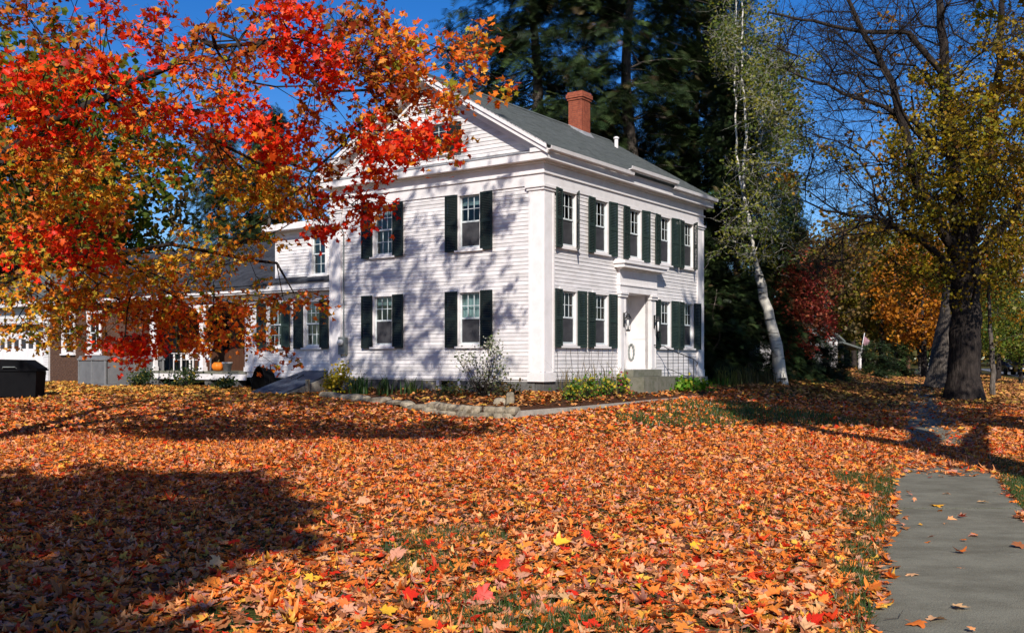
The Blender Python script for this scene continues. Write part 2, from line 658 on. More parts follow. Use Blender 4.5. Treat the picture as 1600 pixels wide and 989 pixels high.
def clap(P, a0, a1, z, e, out):
    w_ = rnd.uniform(-0.003, 0.003)
    t1 = 0.026 + w_
    dz0, dz1 = rnd.uniform(-0.004, 0.004), rnd.uniform(-0.004, 0.004)
    p = [P(a0, t1, z + dz0), P(a1, t1, z + dz1), P(a1, 0.0, z + dz1), P(a0, 0.0, z + dz0),
         P(a0, 0.009, z + e + 0.012), P(a1, 0.009, z + e + 0.012), P(a1, 0.0, z + e + 0.012), P(a0, 0.0, z + e + 0.012)]
    if P is not front:
        p = [p[i] for i in (1, 0, 3, 2, 5, 4, 7, 6)]
    out.append((abs(a1 - a0), p))


def siding(P, a0, a1, z0, z1, ops, out, e=0.105, lim=None):
    z = z0
    while z < z1 - 0.03:
        b0, b1 = (a0, a1) if lim is None else lim(z + e / 2)
        if b1 - b0 > 0.12:
            for r in rects(b0, b1, z + 0.4 * e, z + 0.6 * e, ops):
                # a long course is two boards butted together
                if r[1] - r[0] > 4.4:
                    c = rnd.uniform(r[0] + 1.5, r[1] - 1.5)
                    clap(P, r[0], c - 0.002, z, min(e, z1 - z), out)
                    clap(P, c + 0.002, r[1], z, min(e, z1 - z), out)
                elif r[1] - r[0] > 0.03:
                    clap(P, r[0], r[1], z, min(e, z1 - z), out)
        z += e


def add_boards(boards, root, limit):
    boards.sort(key=lambda b: -b[0])
    for ln, p in boards[:limit]:
        MB().hexa(p).build('clapboard', M['paint'], root)
    if boards[limit:]:
        m = MB()
        for ln, p in boards[limit:]:
            m.hexa(p)
        m.build('clapboards', M['paint'], root, kind='stuff')


house = hthing('farmhouse', 'two storey white clapboard house with green shutters and a brick chimney', 'house', 0, 0, 0.6)

# windows ---------------------------------------------------------
WCACHE = {}


def wmesh(key, fn, m):
    if key not in WCACHE:
        mb = MB()
        fn(mb)
        WCACHE[key] = mb.mesh(key[0], m)
    return WCACHE[key]


def window(root, P, a, z0, w_, h_, lower='screen', curtain=True, cols=3, case=0.11, dark=False):
    """window part: casing mesh, with sashes, panes, sill and curtain as sub-parts"""
    off = OFF[root.name]
    p = P(a, 0, z0)
    loc = (p[0] - off[0], p[1] - off[1], p[2] - off[2])
    rz = 0.0 if P is front else R(-90)
    hw = w_ / 2
    key = (round(w_, 3), round(h_, 3), case, cols)

    def frame(mb):
        c = case
        mb.box(-hw - c, -hw, -0.045, 0.14, 0, h_)
        mb.box(hw, hw + c, -0.045, 0.14, 0, h_)
        mb.box(-hw - c - 0.02, hw + c + 0.02, -0.06, 0.14, h_, h_ + 0.10)
        mb.box(-hw - c, hw + c, -0.04, 0.14, -0.05, 0)
    wdw = obj('window', wmesh(('window',) + key, frame, M['trim']), root, loc=loc, rz=rz)

    def sill(mb):
        mb.hexa(((-hw - case - 0.03, -0.10, -0.115), (hw + case + 0.03, -0.10, -0.115), (hw + case + 0.03, 0.02, -0.115), (-hw - case - 0.03, 0.02, -0.115),
                 (-hw - case - 0.03, -0.10, -0.066), (hw + case + 0.03, -0.10, -0.066), (hw + case + 0.03, 0.02, -0.052), (-hw - case - 0.03, 0.02, -0.052)))
    obj('sill', wmesh(('sill',) + key, sill, M['trim']), wdw)
    mid = h_ * 0.5

    def bars(mb, z0_, z1_, y0, rows, cols_):
        s = 0.035
        mb.box(-hw, -hw + s, y0, y0 + 0.035, z0_, z1_)
        mb.box(hw - s, hw, y0, y0 + 0.035, z0_, z1_)
        mb.box(-hw + s, hw - s, y0, y0 + 0.035, z1_ - 0.04, z1_)
        mb.box(-hw + s, hw - s, y0, y0 + 0.035, z0_, z0_ + 0.045)
        for i in range(1, cols_):
            x = -hw + s + (w_ - 2 * s) * i / cols_
            mb.box(x - 0.009, x + 0.009, y0 + 0.004, y0 + 0.03, z0_ + 0.045, z1_ - 0.04)
        for j in range(1, rows):
            z = z0_ + 0.045 + (z1_ - z0_ - 0.085) * j / rows
            mb.box(-hw + s, hw - s, y0 + 0.006, y0 + 0.028, z - 0.009, z + 0.009)
    obj('upper_sash', wmesh(('upper_sash',) + key, lambda mb: bars(mb, mid - 0.02, h_, 0.03, 2, cols), M['sash']), wdw)
    lr = 2 if lower == 'panes' else 1
    lc = cols if lower == 'panes' else 1
    obj('lower_sash', wmesh(('lower_sash', lower) + key, lambda mb: bars(mb, 0, mid + 0.02, 0.07 if lower == 'panes' else 0.025, lr, lc), M['sash']), wdw)

    def panes(z0_, z1_, y0, rows, cols_, m, nm):
        s = 0.035
        pw = (w_ - 2 * s) / cols_
        ph = (z1_ - z0_ - 0.085) / rows
        me = wmesh((nm, rows, cols_, round(pw, 4), round(ph, 4)), lambda mb: mb.box(-pw / 2 + 0.007, pw / 2 - 0.007, -0.002, 0.002, 0.006, ph - 0.006), m)
        for i in range(cols_):
            for j in range(rows):
                q = obj(nm, me, wdw, loc=(-hw + s + pw * (i + 0.5), y0 + 0.017, z0_ + 0.045 + ph * j))
                q.rotation_euler = (R(rnd.uniform(-1.2, 1.2)), 0, R(rnd.uniform(-1.5, 1.5)))
    panes(mid - 0.02, h_, 0.03, 2, cols, M['glass'], 'pane')
    if lower == 'panes':
        panes(0, mid + 0.02, 0.07, 2, cols, M['glass'], 'pane')
    else:
        panes(0, mid + 0.02, 0.025, 1, 1, M['screen'], 'insect_screen')
    if curtain:
        def cur(mb):
            n = 18
            b = len(mb.V)
            for i in range(n + 1):
                x = -hw + w_ * i / n
                y = 0.15 + 0.018 * math.sin(i * 1.9) + 0.01 * math.sin(i * 0.7)
                mb.V += [(x, y, mid - 0.25), (x, y - 0.01, h_)]
            for i in range(n):
                mb.F.append((b + 2 * i, b + 2 * i + 2, b + 2 * i + 3, b + 2 * i + 1))
        obj('curtain', wmesh(('curtain',) + key, cur, M['curtain']), wdw)
    else:
        obj('roller_blind', wmesh(('roller_blind',) + key, lambda mb: mb.box(-hw, hw, 0.13, 0.14, h_ * 0.82, h_), M['curtain']), wdw)
    return wdw


def shutter_mesh(key, w_, h_, m):
    def fr(mb):
        s = 0.05
        mb.box(0, s, -0.03, 0, 0, h_)
        mb.box(w_ - s, w_, -0.03, 0, 0, h_)
        for z0_, z1_ in ((0, 0.07), (h_ * 0.5 - 0.045, h_ * 0.5 + 0.045), (h_ - 0.06, h_)):
            mb.box(s, w_ - s, -0.029, -0.001, z0_, z1_)

    def lv(mb):
        s = 0.05
        for z0_, z1_, tilt in ((0.07, h_ * 0.5 - 0.045, 1), (h_ * 0.5 + 0.045, h_ - 0.06, 1)):
            n = int((z1_ - z0_) / 0.045)
            for i in range(n):
                z = z0_ + (i + 0.5) * (z1_ - z0_) / n
                d = 0.021
                ya, yb = (-0.026, -0.004) if tilt > 0 else (-0.004, -0.026)
                mb.hexa(((s, ya, z - d), (w_ - s, ya, z - d), (w_ - s, ya + 0.005, z - d + 0.002), (s, ya + 0.005, z - d + 0.002),
                         (s, yb, z + d), (w_ - s, yb, z + d), (w_ - s, yb + 0.005, z + d + 0.002), (s, yb + 0.005, z + d + 0.002)))
    return wmesh(('shutter', key), fr, m), wmesh(('louvers', key), lv, m)


def shutters(root, P, a, z0, w_, h_, kind='green', sw_=0.42, swing=(4, 4), case=0.11):
    """a pair of louvred shutters hinged at the casing"""
    off = OFF[root.name]
    hgt = h_ + 0.14
    for side in (-1, 1):
        fm, lm = shutter_mesh((kind, round(sw_, 3), round(hgt, 3)), sw_, hgt, M['shutter' if kind == 'green' else 'shaded_shutter'])
        ax = side * (w_ / 2 + case * 0.45)
        if P is front:
            hinge = P(a + ax, 0.062, z0 - 0.10)
            base = 0.0
        else:
            hinge = P(a - ax, 0.062, z0 - 0.10)
            base = R(-90)
        ang = R(swing[0] if side < 0 else swing[1])
        o = obj('shutter', fm, root)
        if side > 0:
            o.rotation_euler = (0, 0, base - ang)
            o.location = (hinge[0] - off[0], hinge[1] - off[1], hinge[2] - off[2])
        else:
            # hinge on the shutter's right edge: turn about it
            th = base + ang
            v = Vector((-sw_, 0, 0))
            v.rotate(Matrix.Rotation(th, 3, 'Z'))
            o.rotation_euler = (0, 0, th)
            o.location = (hinge[0] - off[0] + v.x, hinge[1] - off[1] + v.y, hinge[2] - off[2])
        lo = obj('louvers', lm, o)
        lo['kind'] = 'stuff'


FT = [1.22, 2.97, 5.02, 7.07, 8.80]
GS = [2.41, 5.61]
SWD = 0.70
ZU, HU = 4.66, 1.44
ZL, HL = 2.00, 1.42
ops_f = [(t - 0.36, t + 0.36, ZU, ZU + HU) for t in FT] + [(t - 0.36, t + 0.36, ZL, ZL + HL) for t in FT if t != 5.02] + [(4.35, 5.95, 1.28, 3.56)]
ops_g = [(s - 0.36, s + 0.36, z, z + h) for s in GS for z, h in ((ZU, HU), (ZL, HL))]
EX = 0.07


def grow_ops(ops, e=EX):
    return [(o[0] - e, o[1] + e, o[2] - e, o[3] + e) for o in ops]


# walls (sheathing behind the clapboards)
m = MB()
for r in rects(0, LN, 0.98, 6.2, ops_f):
    m.box(r[0], r[1], 0.001, 0.10, r[2], r[3])
for r in rects(0.101, WD, 0.98, 6.2, ops_g):
    m.box(0.001, 0.10, r[0], r[1], r[2], r[3])
m.box(0.101, LN, WD - 0.1, WD, 0.98, 6.2)
m.box(LN - 0.1, LN, 0.101, WD - 0.101, 0.98, 6.2)
ridge_z = 9.62
eave_z = 7.08
OV = 0.36
slope = (ridge_z - eave_z) / (WD / 2 + OV)
ag = (3.85 - 0.62, 3.85 + 0.62, 7.42, 8.2)       # attic window
z7 = 6.9


def rake_lim(z):
    d = (z - eave_z) / slope - OV + 0.02
    return max(0.0, d), min(WD, WD - d)


zz = [6.9, ag[2], ag[3], ridge_z - 0.2]
for lo, hi in zip(zz[:-1], zz[1:]):
    n = 8
    for i in range(n):
        a_, b_ = lo + (hi - lo) * i / n, lo + (hi - lo) * (i + 1) / n
        l0, l1 = rake_lim(b_)
        if (lo, hi) == (ag[2], ag[3]):
            m.box(0.001, 0.10, l0, ag[0], a_, b_)
            m.box(0.001, 0.10, ag[1], l1, a_, b_)
        elif l1 > l0:
            m.box(0.001, 0.10, l0, l1, a_, b_)
        if l1 > l0:
            m.box(LN - 0.1, LN, l0, l1, a_, b_)
m.build('wall', M['paint'], house)
m = MB()
m.box(0.4, LN - 0.4, 0.4, WD - 0.4, 0.95, 1.0)
m.box(0.4, LN - 0.4, 0.4, WD - 0.4, 3.7, 3.8)
for xx in (3.6, 6.6):
    m.box(xx, xx + 0.08, 0.35, WD - 0.3, 1.0, 6.1)
m.box(0.35, LN - 0.3, 3.6, 3.7, 1.0, 6.1)
m.build('interior', M['dark_room'], house)

boards = []
bf = [o for o in grow_ops(ops_f)]
bf = [o if o[3] < 3.6 and o[0] != 4.35 - EX else o for o in bf]
bf += [(3.98, 6.32, 0.9, 4.28)]
siding(front, 0.46, LN - 0.46, 1.03, 6.16, bf, boards)
siding(gable, 0.44, WD - 0.44, 1.03, 6.16, grow_ops(ops_g), boards)
siding(gable, 0, 0, 7.10, ridge_z - 0.25, grow_ops([ag]), boards, lim=lambda z: (rake_lim(z)[0] + 0.25, rake_lim(z)[1] - 0.25))
add_boards(boards, house, 290)

for i, t in enumerate(FT):
    window(house, front, t, ZU, SWD, HU)
    sw2 = [(10, 140), (5, 6), (4, 8), (6, 10), (8, 138)][i]
    shutters(house, front, t, ZU, SWD, HU, 'green', swing=sw2)
    if i != 2:
        window(house, front, t, ZL, SWD, HL)
        shutters(house, front, t, ZL, SWD, HL, 'green', swing=[(6, 5), (4, 5), (4, 6), (4, 7)][i if i < 2 else i - 1])
for s in GS:
    window(house, gable, s, ZU, SWD, HU, lower='screen' if s < 4 else 'panes', curtain=False)
    shutters(house, gable, s, ZU, SWD, HU, 'dark', swing=(3, 3))
    window(house, gable, s, ZL, SWD, HL, curtain=s < 4)
    shutters(house, gable, s, ZL, SWD, HL, 'dark', swing=(3, 3))
window(house, gable, 3.85, ag[2], 1.24, ag[3] - ag[2], lower='panes', curtain=False, cols=4)
shutters(house, gable, 3.85, ag[2], 1.24, ag[3] - ag[2] - 0.08, 'dark', sw_=0.52, swing=(3, 3))

# triangular louvred vent in the gable
m = MB()
m.prism([(3.85 - 0.62, 8.62), (3.85 + 0.62, 8.62), (3.85, 9.05)], 0, -0.05, 0.0)
gv = m.build('gable_vent', M['trim'], house)
m = MB()
for k in range(4):
    z = 8.66 + k * 0.075
    hw = 0.48 * (1 - (z - 8.62) / 0.43) + 0.02
    m.box(-0.062, -0.045, 3.85 - hw, 3.85 + hw, z, z + 0.03)
m.build('slats', M['shaded_shutter'], house, parent=gv, kind='stuff')

# corner pilasters
for (P, a0, a1) in ((front, -0.05, 0.45), (front, LN - 0.45, LN + 0.05), (gable, 0.0, 0.43), (gable, WD - 0.43, WD + 0.05)):
    m = MB()
    pbox(m, P, a0, a1, -0.0 if P is gable else 0.0, 0.05, 1.02, 6.02)
    w_ = 0.07
    pbox(m, P, a0 + 0.003, a0 + w_, 0.051, 0.065, 1.25, 5.98)
    pbox(m, P, a1 - w_, a1 - 0.003, 0.051, 0.065, 1.25, 5.98)
    pl = m.build('pilaster', M['trim'], house)
    m = MB()
    e = 0.0 if (P is gable and a0 == 0.0) else 0.05
    pbox(m, P, a0 - e, a1 + 0.05, 0.0, 0.085, 6.021, 6.09)
    pbox(m, P, a0 - e - (0.03 if e else 0), a1 + 0.08, 0.0, 0.12, 6.091, 6.155)
    m.build('capital', M['trim'], house, parent=pl)
    m = MB()
    pbox(m, P, a0 - e * 0.6, a1 + 0.03, 0.0, 0.075, 0.99, 1.23)
    m.build('plinth', M['trim'], house, parent=pl)
# small block foot under the far front pilaster
MB().box(LN - 0.55, LN + 0.14, -0.16, 0.12, 0.72, 0.985).build('pier', M['concrete'], house)

# entablature and cornice
def slab(name, p, z0, z1):
    return MB().box(-p, LN + p, -p, WD + p, z0, z1).build(name, M['trim'], house)


slab('architrave', 0.052, 6.157, 6.45)
slab('moulding', 0.095, 6.451, 6.50)
slab('frieze', 0.045, 6.501, 6.72)
slab('bed_moulding', 0.12, 6.721, 6.77)
slab('cornice', 0.31, 6.771, 6.96)
m = MB()
m.prism([(-0.31, 6.961), (-0.345, 7.04), (-0.345, 7.07), (0.2, 7.07), (0.2, 6.961)], 0, -0.345, LN + 0.34)
m.prism([(WD + 0.31, 6.961), (WD + 0.345, 7.04), (WD + 0.345, 7.07), (WD - 0.2, 7.07), (WD - 0.2, 6.961)][::-1], 0, -0.345, LN + 0.34)
m.build('crown_moulding', M['trim'], house)
m = MB()
m.prism([(-0.33, 6.961), (-0.33, 6.99), (0.0, 7.09), (0.0, 6.961)], 1, 0.19, WD - 0.19)
m.build('pediment_shelf', M['lead'], house)

# raking cornice of the pediment, both ends
def rake(mb, x0, x1, d0, d1, s0=-OV, s1=WD / 2):
    for k in (0, 1):
        pts = []
        for (s_, d) in ((s0, d0), (s1, d0), (s1, d1), (s0, d1)):
            z = eave_z + (s_ + OV) * slope - d
            pts.append((s_ if k == 0 else WD - s_, z))
        mb.prism(pts if k else pts[::-1], 0, x0, x1)


m = MB()
rake(m, -0.38, -0.335, -0.02, 0.20)
rake(m, -0.42, -0.381, -0.04, 0.08)
rake(m, -0.334, 0.0, 0.10, 0.16)
m.build('rake_board', M['trim'], house)
m = MB()
rake(m, -0.07, -0.0, 0.162, 0.40, s0=0.0)
m.build('rake_frieze', M['trim'], house)

# roof with shingle courses
m = MB()
rake(m, -0.40, LN + 0.34, -0.03, 0.06)
roof = m.build('roof', M['shingle'], house)
m = MB()
cl = math.hypot(1, slope)
nrow = 34
run = (WD / 2 + OV + 0.05)
for k in (0, 1):
    for i in range(nrow):
        s0 = -OV - 0.05 + run * i / nrow
        s1 = -OV - 0.05 + run * (i + 1.25) / nrow
        x = -0.43
        while x < LN + 0.36:
            tw = rnd.uniform(0.26, 0.36)
            x1 = min(x + tw - 0.008, LN + 0.37)
            lift = 0.036 + rnd.uniform(0, 0.012)
            zb = eave_z + (s0 + OV) * slope
            zt = eave_z + (min(s1, WD / 2) + OV) * slope
            s1c = min(s1, WD / 2)
            q = [(x, s0, zb + lift), (x1, s0, zb + lift), (x1, s1c, zt + 0.032), (x, s1c, zt + 0.032)]
            q2 = [(a, b, c - 0.02) for a, b, c in q]
            if k:
                q = [(a, WD - b, c) for a, b, c in q]
                q2 = [(a, WD - b, c) for a, b, c in q2]
                b_ = len(m.V)
                m.V += q2 + q
                m.F += [(b_ + 7, b_ + 6, b_ + 5, b_ + 4), (b_, b_ + 4, b_ + 5, b_ + 1)]
            else:
                b_ = len(m.V)
                m.V += q2 + q
                m.F += [(b_ + 4, b_ + 5, b_ + 6, b_ + 7), (b_, b_ + 1, b_ + 5, b_ + 4)]
            x += tw
m.build('shingles', M['shingle'], house, parent=roof, kind='stuff')
m = MB()
m.prism([(WD / 2 - 0.16, ridge_z - 0.05), (WD / 2 + 0.16, ridge_z - 0.05), (WD / 2 + 0.16, ridge_z - 0.02), (WD / 2, ridge_z + 0.075), (WD / 2 - 0.16, ridge_z - 0.02)], 0, -0.43, LN + 0.37)
m.build('ridge_cap', M['shingle'], house, parent=roof)
# gutter: a long run along the eave and a loose length lifted above it
def gutter(t0, t1, o0, z):
    m = MB()
    m.prism([(-o0, z), (-o0 - 0.11, z + 0.02), (-o0 - 0.13, z + 0.11), (-o0 - 0.115, z + 0.11), (-o0 - 0.1, z + 0.035), (-o0, z + 0.03)], 0, t0, t1)
    return m.build('gutter', M['trim'], house)


gutter(-0.34, 4.2, 0.346, 6.96)
gutter(6.9, LN + 0.34, 0.346, 6.96)
gutter(3.9, 7.05, 0.42, 7.10)
# vent pipe
m = MB()
m.lathe(9.15, 2.9, [(0.07, 8.95), (0.07, 9.36), (0.10, 9.37), (0.10, 9.42), (0.05, 9.45)], 10)
m.build('vent_pipe', M['trim'], house)

# chimney
chx, chy, chw = 7.7, 3.55, 0.275
m = MB()
m.box(chx - chw + 0.012, chx + chw - 0.012, chy - chw + 0.012, chy + chw - 0.012, 8.8, 10.72)
ch = m.build('chimney', M['mortar'], house)
m = MB()
z = 8.9
i = 0
while z < 10.72:
    gw = chw + (0.0 if z < 10.45 else 0.035 if z < 10.53 else 0.065 if z < 10.66 else 0.03)
    o = 0.0 if i % 2 else 0.09
    for side in range(4):
        a = -gw + (0.0 if side % 2 else 0.095)
        a_end = gw - (0.0 if side % 2 else 0.095)
        while a < a_end - 0.03:
            b = min(a + (0.19 if a > -gw + 0.11 or i % 2 else 0.095), a_end)
            lo, hi = a + 0.005, b - 0.005
            d = rnd.uniform(0, 0.006)
            if side == 0:
                m.box(chx + lo, chx + hi, chy - gw - d, chy - gw + 0.09, z, z + 0.062)
            elif side == 2:
                m.box(chx + lo, chx + hi, chy + gw - 0.09, chy + gw + d, z, z + 0.062)
            elif side == 1:
                m.box(chx + gw - 0.09, chx + gw + d, chy + lo, chy + hi, z, z + 0.062)
            else:
                m.box(chx - gw - d, chx - gw + 0.09, chy + lo, chy + hi, z, z + 0.062)
            a = b
    z += 0.072
    i += 1
m.build('bricks', M['brick'], house, parent=ch, kind='stuff')
m = MB()
zf = eave_z + (chy - chw + OV) * slope
m.hexa([(chx - chw - 0.03, chy - chw - 0.16, zf - 0.06), (chx + chw + 0.03, chy - chw - 0.16, zf - 0.06), (chx + chw + 0.03, chy + chw, zf + 0.2), (chx - chw - 0.03, chy + chw, zf + 0.2),
        (chx - chw - 0.02, chy - chw - 0.012, zf + 0.13), (chx + chw + 0.02, chy - chw - 0.012, zf + 0.13), (chx + chw + 0.02, chy + chw, zf + 0.42), (chx - chw - 0.02, chy + chw, zf + 0.42)])
m.build('flashing', M['lead'], house, parent=ch)
m = MB()
m.lathe(chx, chy, [(0.13, 10.7), (0.12, 10.80), (0.10, 10.80)], 12)
m.build('flue', M['old_brick'], house, parent=ch)

# foundation blocks
for P, ln in ((front, LN), (gable, WD)):
    a = 0.0 if P is front else 0.26
    while a < ln - 0.1:
        b = min(a + rnd.uniform(1.0, 1.7), ln)
        if P is gable and a < 3.35 < b:
            b = 2.75
        if P is gable and 2.7 < a < 3.3:
            a = 3.6
            b = 4.8
        m = MB()
        d = rnd.uniform(0, 0.015)
        pbox(m, P, a + 0.006, b - 0.006, -0.25, 0.0 + d, 0.2, 0.985)
        m.build('foundation_block', M['granite'], house)
        a = b
# cellar window in the gable foundation, with two pale posts
m = MB()
pbox(m, gable, 2.76, 3.59, -0.25, -0.12, 0.5, 0.985)
cw = m.build('cellar_window', M['black'], house)
for a in (2.75, 3.51):
    m = MB()
    pbox(m, gable, a, a + 0.09, -0.1, 0.02, 0.6, 0.984)
    m.build('cellar_window_post', M['trim'], house, parent=cw)

# electric meter and conduit on the gable
m = MB()
pbox(m, gable, 7.05, 7.33, 0.03, 0.16, 1.72, 2.25)
em = m.build('electric_meter', M['greymetal'], house)
m = MB()
m.lathe(0, 0, [(0.1, 0), (0.1, 0.06), (0.07, 0.12), (0.03, 0.14)], 14)
dm = m.mesh('meter_dial', M['lens'], smooth=True)
dd = obj('meter_dial', dm, em, loc=(-0.16, 7.19, 2.08 - 0.6))
dd.rotation_euler = (0, R(-90), 0)
m = MB()
m.tube([(-0.07, 7.19, 2.25), (-0.07, 7.19, 5.4), (-0.13, 7.19, 5.5)], 0.022, 8)
m.build('conduit', M['greymetal'], house)
m = MB()
pbox(m, gable, 7.08, 7.28, 0.03, 0.12, 1.28, 1.62)
m.build('outlet_box', M['trim'], house)

# front door recess, surround, steps
m = MB()
DZ0, DZ1, D0, D1, DD = 1.28, 3.56, 4.35, 5.95, 0.66
m.box(D0 - 0.06, D0, 0.0, DD, DZ0, DZ1)
m.box(D1, D1 + 0.06, 0.0, DD, DZ0, DZ1)
m.box(D0 - 0.06, D1 + 0.06, 0.0, DD, DZ1 + 0.001, DZ1 + 0.06)
m.box(D0 - 0.06, D1 + 0.06, 0.0, DD, DZ0 - 0.08, DZ0 - 0.001)
for xw in (D1 - 0.014,):
    for za, zb in ((1.42, 2.1), (2.2, 3.45)):
        m.box(xw, D1 - 0.001, 0.10, DD - 0.08, za, zb)
m.box(D0, 4.62, DD, DD + 0.05, DZ0, DZ1)
m.box(5.68, D1, DD, DD + 0.05, DZ0, DZ1)
m.box(4.62, 5.68, DD, DD + 0.05, 3.36, DZ1)
m.build('door_recess', M['trim'], house)
m = MB()
m.box(4.623, 5.677, DD + 0.01, DD + 0.055, DZ0 + 0.002, 3.357)
door = m.build('front_door', M['trim'], house)
for xa in (4.72, 5.19):
    for za, zb in ((1.42, 2.05), (2.17, 3.2)):
        MB().box(xa, xa + 0.39, DD - 0.006, DD + 0.008, za, zb).build('panel', M['trim'], house, parent=door)
MB().lathe(4.70, DD - 0.04, [(0.02, 2.2), (0.035, 2.22), (0.035, 2.26), (0.02, 2.28)], 10).build('knob', M['iron'], house, parent=door)
for a0, a1 in ((3.98, D0 - 0.002), (D1 + 0.002, 6.32)):
    m = MB()
    pbox(m, front, a0, a1, 0.0, 0.10, 1.0, 3.42)
    pbox(m, front, a0 + 0.03, a0 + 0.09, 0.101, 0.115, 1.3, 3.36)
    pbox(m, front, a1 - 0.09, a1 - 0.03, 0.101, 0.115, 1.3, 3.36)
    dp = m.build('door_pilaster', M['trim'], house)
    m = MB()
    pbox(m, front, a0 - 0.04, a1 + 0.02, 0.0, 0.15, 3.421, 3.50)
    pbox(m, front, a0 - 0.06, a1 + 0.03, 0.0, 0.18, 3.501, 3.557)
    m.build('door_capital', M['trim'], house, parent=dp)
m = MB()
pbox(m, front, 3.94, 6.36, 0.0, 0.12, 3.56, 3.76)
pbox(m, front, 3.92, 6.38, 0.0, 0.15, 3.761, 3.80)
pbox(m, front, 3.95, 6.35, 0.0, 0.11, 3.801, 4.22)
pbox(m, front, 3.88, 6.42, 0.0, 0.20, 4.221, 4.27)
en = m.build('door_entablature', M['trim'], house)
m = MB()
pbox(m, front, 3.76, 6.54, 0.0, 0.36, 4.271, 4.38)
pbox(m, front, 3.71, 6.59, 0.0, 0.41, 4.381, 4.45)
m.prism([(-0.41, 4.451), (-0.41, 4.465), (0.0, 4.53), (0.0, 4.451)][::-1], 0, 3.72, 6.58)
m.build('door_hood', M['trim'], house, parent=en)
# wall lanterns
for a in (4.17, 6.14):
    m = MB()
    pbox(m, front, a - 0.04, a + 0.04, 0.117, 0.13, 2.55, 2.95)
    m.tube([(a, -0.13, 2.9), (a, -0.2, 2.98), (a, -0.26, 2.92)], 0.012, 6)
    m.lathe(a, -0.26, [(0.03, 2.92), (0.10, 2.80), (0.105, 2.78), (0.03, 2.78)], 8)
    m.lathe(a, -0.26, [(0.06, 2.40), (0.075, 2.43), (0.06, 2.45)], 8)
    for k in range(4):
        q = math.pi / 4 + k * math.pi / 2
        m.tube([(a + 0.07 * math.cos(q), -0.26 + 0.07 * math.sin(q), 2.44), (a + 0.09 * math.cos(q), -0.26 + 0.09 * math.sin(q), 2.78)], 0.008, 4)
    ln_ = m.build('wall_lantern', M['iron'], house)
    MB().lathe(a, -0.26, [(0.035, 2.45), (0.035, 2.76), (0.02, 2.77)], 10).build('candle_tube', M['candle'], house, parent=ln_, smooth=True)
# low fuse-like dark box under the right lantern
m = MB()
pbox(m, front, 6.36, 6.5, 0.03, 0.12, 2.25, 2.48)
m.build('mailbox', M['iron'], house)

st = hthing('front_steps', 'mossy grey stone steps in front of the recessed white doorway', 'steps', 5.15, -0.5, 0.5)
MB().box(4.2, 6.05, -0.42, 0.0, 1.06, 1.262).build('step', M['step'], st)
MB().box(4.02, 4.9, -0.86, -0.002, 0.45, 1.055).build('step', M['step'], st)
MB().box(4.905, 6.45, -0.80, -0.002, 0.45, 1.05).build('step', M['step'], st)
hr = hthing('handrail', 'thin black iron handrail beside the front steps', 'handrail', 6.5, -0.6, 0.5)
m = MB()
m.tube([(6.12, -0.12, 2.02), (6.35, -0.35, 1.98), (6.42, -0.45, 1.9), (6.9, -1.1, 1.58), (7.0, -1.2, 1.45), (6.95, -1.15, 1.36)], 0.016, 6)
hr_p = m.build('rail', M['iron'], hr)
for x, y, z in ((6.42, -0.45, 1.9), (6.9, -1.1, 1.58)):
    MB().tube([(x, y, 0.55), (x, y, z)], 0.014, 6).build('post', M['iron'], hr)
m = MB()
for k in range(1, 5):
    f = k / 5
    x, y = 6.42 + 0.48 * f, -0.45 - 0.65 * f
    m.tube([(x, y, 0.95), (x, y, 1.9 - 0.32 * f)], 0.009, 5)
m.tube([(6.42, -0.45, 1.28), (6.9, -1.1, 0.95)], 0.01, 5)
m.build('balusters', M['iron'], hr)
m = MB()
pts = [(5.90, 0.56 + 0.09 * math.cos(a), 1.80 + 0.25 * math.sin(a)) for a in np.linspace(0, 2 * math.pi, 25)]
m.tube(pts, [0.022 + 0.012 * (i % 2) for i in range(25)], 7)
dw = m.build('ring_ornament', M['greymetal'])
dw.location = (CX, CY, 0)
dw.rotation_euler = (0, 0, HR)
tag(dw, 'grey oval ring hanging inside the white front doorway', 'ornament')

# ------------------------------------------------------------------ side wing, garage
WS = 7.78
wing = hthing('side_wing', 'long low white wing with arched porch and dark roof left of the house', 'house wing', WX, WS, 0.5)
wl = [(9.84, 0.68), (11.66, 0.68)]
WZ, WH = 2.02, 1.44
ops_w = [(a - 0.35, a + 0.35, WZ, WZ + WH) for a, _ in wl]
ops_d = [(9.54 - 0.33, 9.54 + 0.33, 4.36, 5.68)]
m = MB()
for r in rects(WS, 13.1, 0.95, 3.9, ops_w):
    pbox(m, wing_plane, r[0], r[1], -0.1, -0.001, r[2], r[3])
for r in rects(WS, 11.6, 3.9, 6.0, ops_d):
    pbox(m, wing_plane, r[0], r[1], -0.1, -0.001, r[2], r[3])
m.box(WX, 5.3, 11.5, 11.6, 3.9, 6.0)
m.box(WX + 0.11, 7.5, 13.0, 13.1, 0.95, 3.9)
m.box(7.4, 7.5, WS, 25.4, 0.95, 4.3)
m.box(WX + 0.11, 7.4, WS, WS + 0.1, 0.95, 6.0)
m.build('wall', M['paint'], wing)
wb = []
siding(wing_plane, WS, 12.72, 1.0, 3.62, grow_ops(ops_w), wb)
siding(wing_plane, WS, 11.52, 4.15, 5.9, grow_ops(ops_d), wb)
add_boards(wb, wing, 120)
for a, w_ in wl:
    window(wing, wing_plane, a, WZ, w_, WH, lower='panes', curtain=False)
    shutters(wing, wing_plane, a, WZ, w_, WH, 'dark' if a < 10 else 'green', sw_=0.42, swing=(4, 4))
window(wing, wing_plane, 9.54, 4.36, 0.62, 1.32, lower='panes', curtain=False, cols=2)
m = MB()
pbox(m, wing_plane, 11.48, 11.62, 0.0, 0.035, 4.1, 5.92)
pbox(m, wing_plane, WS, 11.62, 0.0, 0.03, 5.72, 5.9)
